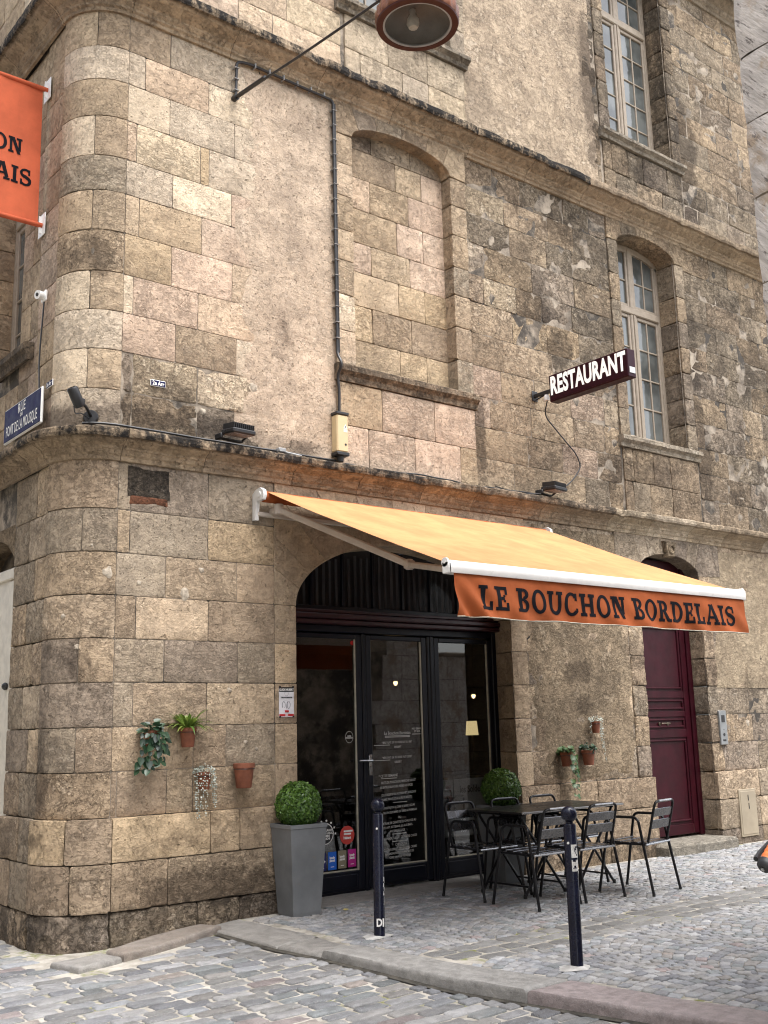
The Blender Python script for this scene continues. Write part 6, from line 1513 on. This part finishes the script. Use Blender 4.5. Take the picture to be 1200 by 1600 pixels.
while z < 7.3:
    h_ = obr.uniform(.34, .46); qa, qb = (.55, .32) if kk % 2 else (.32, .55); kk += 1
    m = MB(); n_ = 8; vs = []
    # corner stone wraps both faces
    for j in range(5):
        zz = z + .004 + (h_ - .008) * j / 4
        e = j in (0, 4)
        row_ = [(0 - (.010 * nz(i * .3, zz * 5, 1) if not e else -.01), -qa * (1 - i / 5), zz) for i in range(6)] + [(qb * i / 6, 0 + (.010 * nz(i * .3, zz * 5, 6) if not e else -.01), zz) for i in range(1, 7)]
        vs += [(x + (.012 if k_ == 5 else 0), y - (.012 if k_ == 5 else 0), q) for k_, (x, y, q) in enumerate(row_)]
    m.add(vs, [(j * 12 + i, j * 12 + i + 1, (j + 1) * 12 + i + 1, (j + 1) * 12 + i) for j in range(4) for i in range(11)], True); m.build('quoin_stone', DRES, ob)
    s = qa
    while s < 5.8: e = min(s + obr.uniform(.4, .8), 6.0); planar(lambda a, b, c: west(a, b, c), blocks, s, e, z, z + h_, -.004, .8); s = e
    s = qb
    while s < (11 if z < 2.4 else (8.0 if z < 3.5 else 2.5)): 
        e = s + obr.uniform(.4, .8)
        win = any(a < e and s < b and c < z + h_ and z < f for a, b, c, f in ((2.9, 4.1, 1.0, 3.0), (5.2, 6.6, 0, 2.8)))
        if not win: planar(north, blocks, s, e, z, z + h_, -.004, .6)
        s = e
    z += h_
mm = MB()
for b in blocks: mm.add(b.v, b.f, True)
tag(mm.build('wall_stone', DRES, ob, sharp=0), kind='stuff')
m = MB(); m.box(.02, 2.6, -6, -.02, -.3, 7.5); m.box(2.62, 8.1, -6, -.021, -.3, 3.6); m.box(8.12, 11.5, -.5, -.022, -.3, 2.62); m.build('wall_core', MORTAR, ob)  # unseen low wings, shaped to let skylight reach pavement and chair slats
m = MB(); m.box(-.10, 2.7, -6.4, .14, 7.52, 7.64, .02); m.box(2.72, 8.3, -6.4, .14, 3.68, 3.78, .02); m.box(8.32, 11.6, -.6, .08, 2.72, 2.80, .02); m.build('eaves', plain('weathered_eaves', (.25, .20, .15), .9, bump=.3), ob)
WF = plain('white_window_paint', (.72, .70, .66), .5)
for a, b, c, f in ((2.9, 4.1, 1.0, 3.0),):
    m = MB()
    for x0, x1 in ((a, a + .07), (b - .07, b), ((a + b) / 2 - .05, (a + b) / 2 + .05)): m.box(x0, x1, -.08, -.015, c, f, .005)
    for q in range(5): zz = c + (f - c - .07) * q / 4; m.box(a, b, -.078, -.017, zz, zz + .07 if q in (0, 4) else zz + .03, .004)
    o = m.build('window', WF, ob); m = MB(); m.box(a, b, -.05, -.045, c, f); m.build('pane', PANE, o)
    m = MB(); m.box(a - .08, b + .08, -.02, .09, c - .10, c, .01); m.build('window_sill', DRES, ob)
m = MB(); m.box(5.2, 6.6, -.10, -.03, 0, 2.8, .01); m.build('shutter_door', plain('grey_green_paint', (.14, .15, .13), .5), ob)
fb = thing('unseen_bounce_house', 'unseen cream rendered house behind the viewer, added for bounce light', 'building', (-8.2, 0, 0))  # unseen house, added to bounce light into the street
m = MB(); m.box(-5, 0, -18, 14, -.3, 8.5); m.build('wall', plain('cream_render', (.42, .36, .28), .9, var=.15, scale=1.2, bump=.3), fb)
m = MB(); m.box(-5.2, .35, -18.2, 14.2, 8.52, 8.75, .02); m.build('eaves', plain('brown_eaves', (.20, .15, .11), .9), fb)
for k in range(7):
    for zb in (.9, 4.6):
        y = -15 + k * 4; m = MB(); m.box(-.05, .03, y - .62, y + .62, zb, zb + 2.2, .01); o = m.build('window', WF, fb); m = MB(); m.box(.028, .034, y - .52, y - .04, zb + .1, zb + 2.1); m.box(.028, .034, y + .04, y + .52, zb + .1, zb + 2.1); m.build('pane', PANE, o)

# ================================================================ BICYCLE (only its left grip reaches into the picture)
GRIP = plain('orange_grip_rubber', (.62, .155, .04), .6, var=.12); BF = plain('dark_bike_paint', (.02, .022, .026), .3, coat=.4); TYRE = plain('tyre_rubber', (.015, .015, .015), .8, bump=.3); STEEL = plain('bike_steel', (.5, .5, .5), .25, .95)
bk = thing('bicycle', 'parked bicycle, only its orange ribbed grip and black brake lever in view', 'bicycle', (-.630, -6.401, 0), math.atan2(.515, .857))
# local x = heading, y = left; the left grip end lies at (0, .25, 1.096)
def wheel(x):
    m = MB(); m.tube([(x + .325 * math.cos(R_(a)), 0, .345 + .325 * math.sin(R_(a))) for a in range(0, 360, 8)], .019, 8, True); w = m.build('wheel', TYRE, bk)
    m = MB(); m.tube([(x + .295 * math.cos(R_(a)), 0, .345 + .295 * math.sin(R_(a))) for a in range(0, 360, 8)], .010, 6, True); m.tube([(x, -.045, .345), (x, .045, .345)], .018, 10)
    for k in range(24): a = R_(k * 15); m.tube([(x, .03 * (-1) ** k, .345), (x + .295 * math.cos(a), 0, .345 + .295 * math.sin(a))], .0012, 3, caps=False)
    m.build('rim', STEEL, w)
wheel(.62); wheel(-.44)
m = MB()
for a, b, r in (((.36, 0, .92), (.38, 0, .72), .019), ((.385, 0, .74), (.06, 0, .33), .018), ((.37, 0, .86), (-.10, 0, .70), .015), ((-.14, 0, .86), (.06, 0, .30), .016), ((-.12, .03, .72), (-.44, .05, .345), .009), ((-.12, -.03, .72), (-.44, -.05, .345), .009), ((.06, .03, .31), (-.44, .05, .345), .010), ((.06, -.03, .31), (-.44, -.05, .345), .010), ((.38, .03, .72), (.62, .055, .345), .012), ((.38, -.03, .72), (.62, -.055, .345), .012)): m.tube([a, b], r, 8)
m.build('frame', BF, bk)
m = MB(); m.lathe([(0, 0), (.13, .005), (.14, .03), (.09, .07), (0, .075)], 16, TR(-.16, 0, .86) @ Matrix.Diagonal((1, .7, 1, 1))); m.tube([(-.12, 0, .74), (-.15, 0, .88)], .013, 8); m.build('saddle', BF, bk)
m = MB(); m.tube([(.06, -.07, .31), (.06, .07, .31)], .02, 10); m.tube([(.06, .08, .31), (.17, .085, .19)], .01, 6); m.tube([(.06, -.08, .31), (-.05, -.085, .43)], .01, 6); m.box(.13, .22, .08, .17, .18, .20, .005); m.box(-.10, 0, -.17, -.08, .42, .44, .005); m.tube([(.06 + .085 * math.cos(R_(a)), .05, .31 + .085 * math.sin(R_(a))) for a in range(0, 360, 20)], .006, 5, True); m.build('crank', STEEL, bk)
for sy in (-1, 1):
    A = Vector((0, .25 * sy, 1.096)); B = Vector((.085, .198 * sy, 1.168)); Cc = Vector((.26, .14 * sy, 1.20)); D_ = Vector((.34, 0, 1.13))
    m = MB(); m.tube(round_path([B, Cc, D_, (.355, 0, .93)], .08), .012, 8); hb_ = m.build('handlebar', BF, bk)
    dv = (B - A).normalized(); m = MB(); pts, rad = [], []
    for k in range(27): u = k / 26; pts.append(A.lerp(B, u)); rad.append(.0205 + .0022 * abs(math.sin(k * math.pi / 4.0)) ** .5)
    m.tube(pts, rad, 16); m.build('grip', GRIP, hb_)
    q = dv.to_track_quat('Z', 'Y').to_matrix().to_4x4(); m = MB(); m.lathe([(0, -.016), (.013, -.016), (.022, -.008), (.0235, .002), (.0235, .012), (0, .012)], 18, Matrix.Translation(A) @ q); m.build('end_plug', BLACKP, hb_)
    m = MB(); m.lathe([(0, -.019), (.006, -.019), (.006, -.015), (0, -.015)], 10, Matrix.Translation(A) @ q); m.build('plug_bolt', STEEL, hb_)
    m = MB(); m.tube([(.145, .195 * sy, 1.152), (.115, .238 * sy, 1.145), (.060, .264 * sy, 1.125), (.026, .275 * sy, 1.110)], [.009, .008, .007, .008], 8); m.build('brake_lever', BLACKP, hb_)
# fallen yellow leaf on the pavement
m = MB(); q = random.Random(2)
for a, b in ((0, 0), (.02, .01)): put_leaf(m, Vector((1.93 + a, -.42 + b, .014)), Vector((1, .3, .02)), Vector((0, -.2, 1)), .05, 'pothos', q)
tag(m.build('fallen_leaf', leaf_material('yellow_leaf', (.5, .42, .12), (.62, .52, .2))), 'small yellow fallen leaf on the setts beside the tall planter', 'leaf')
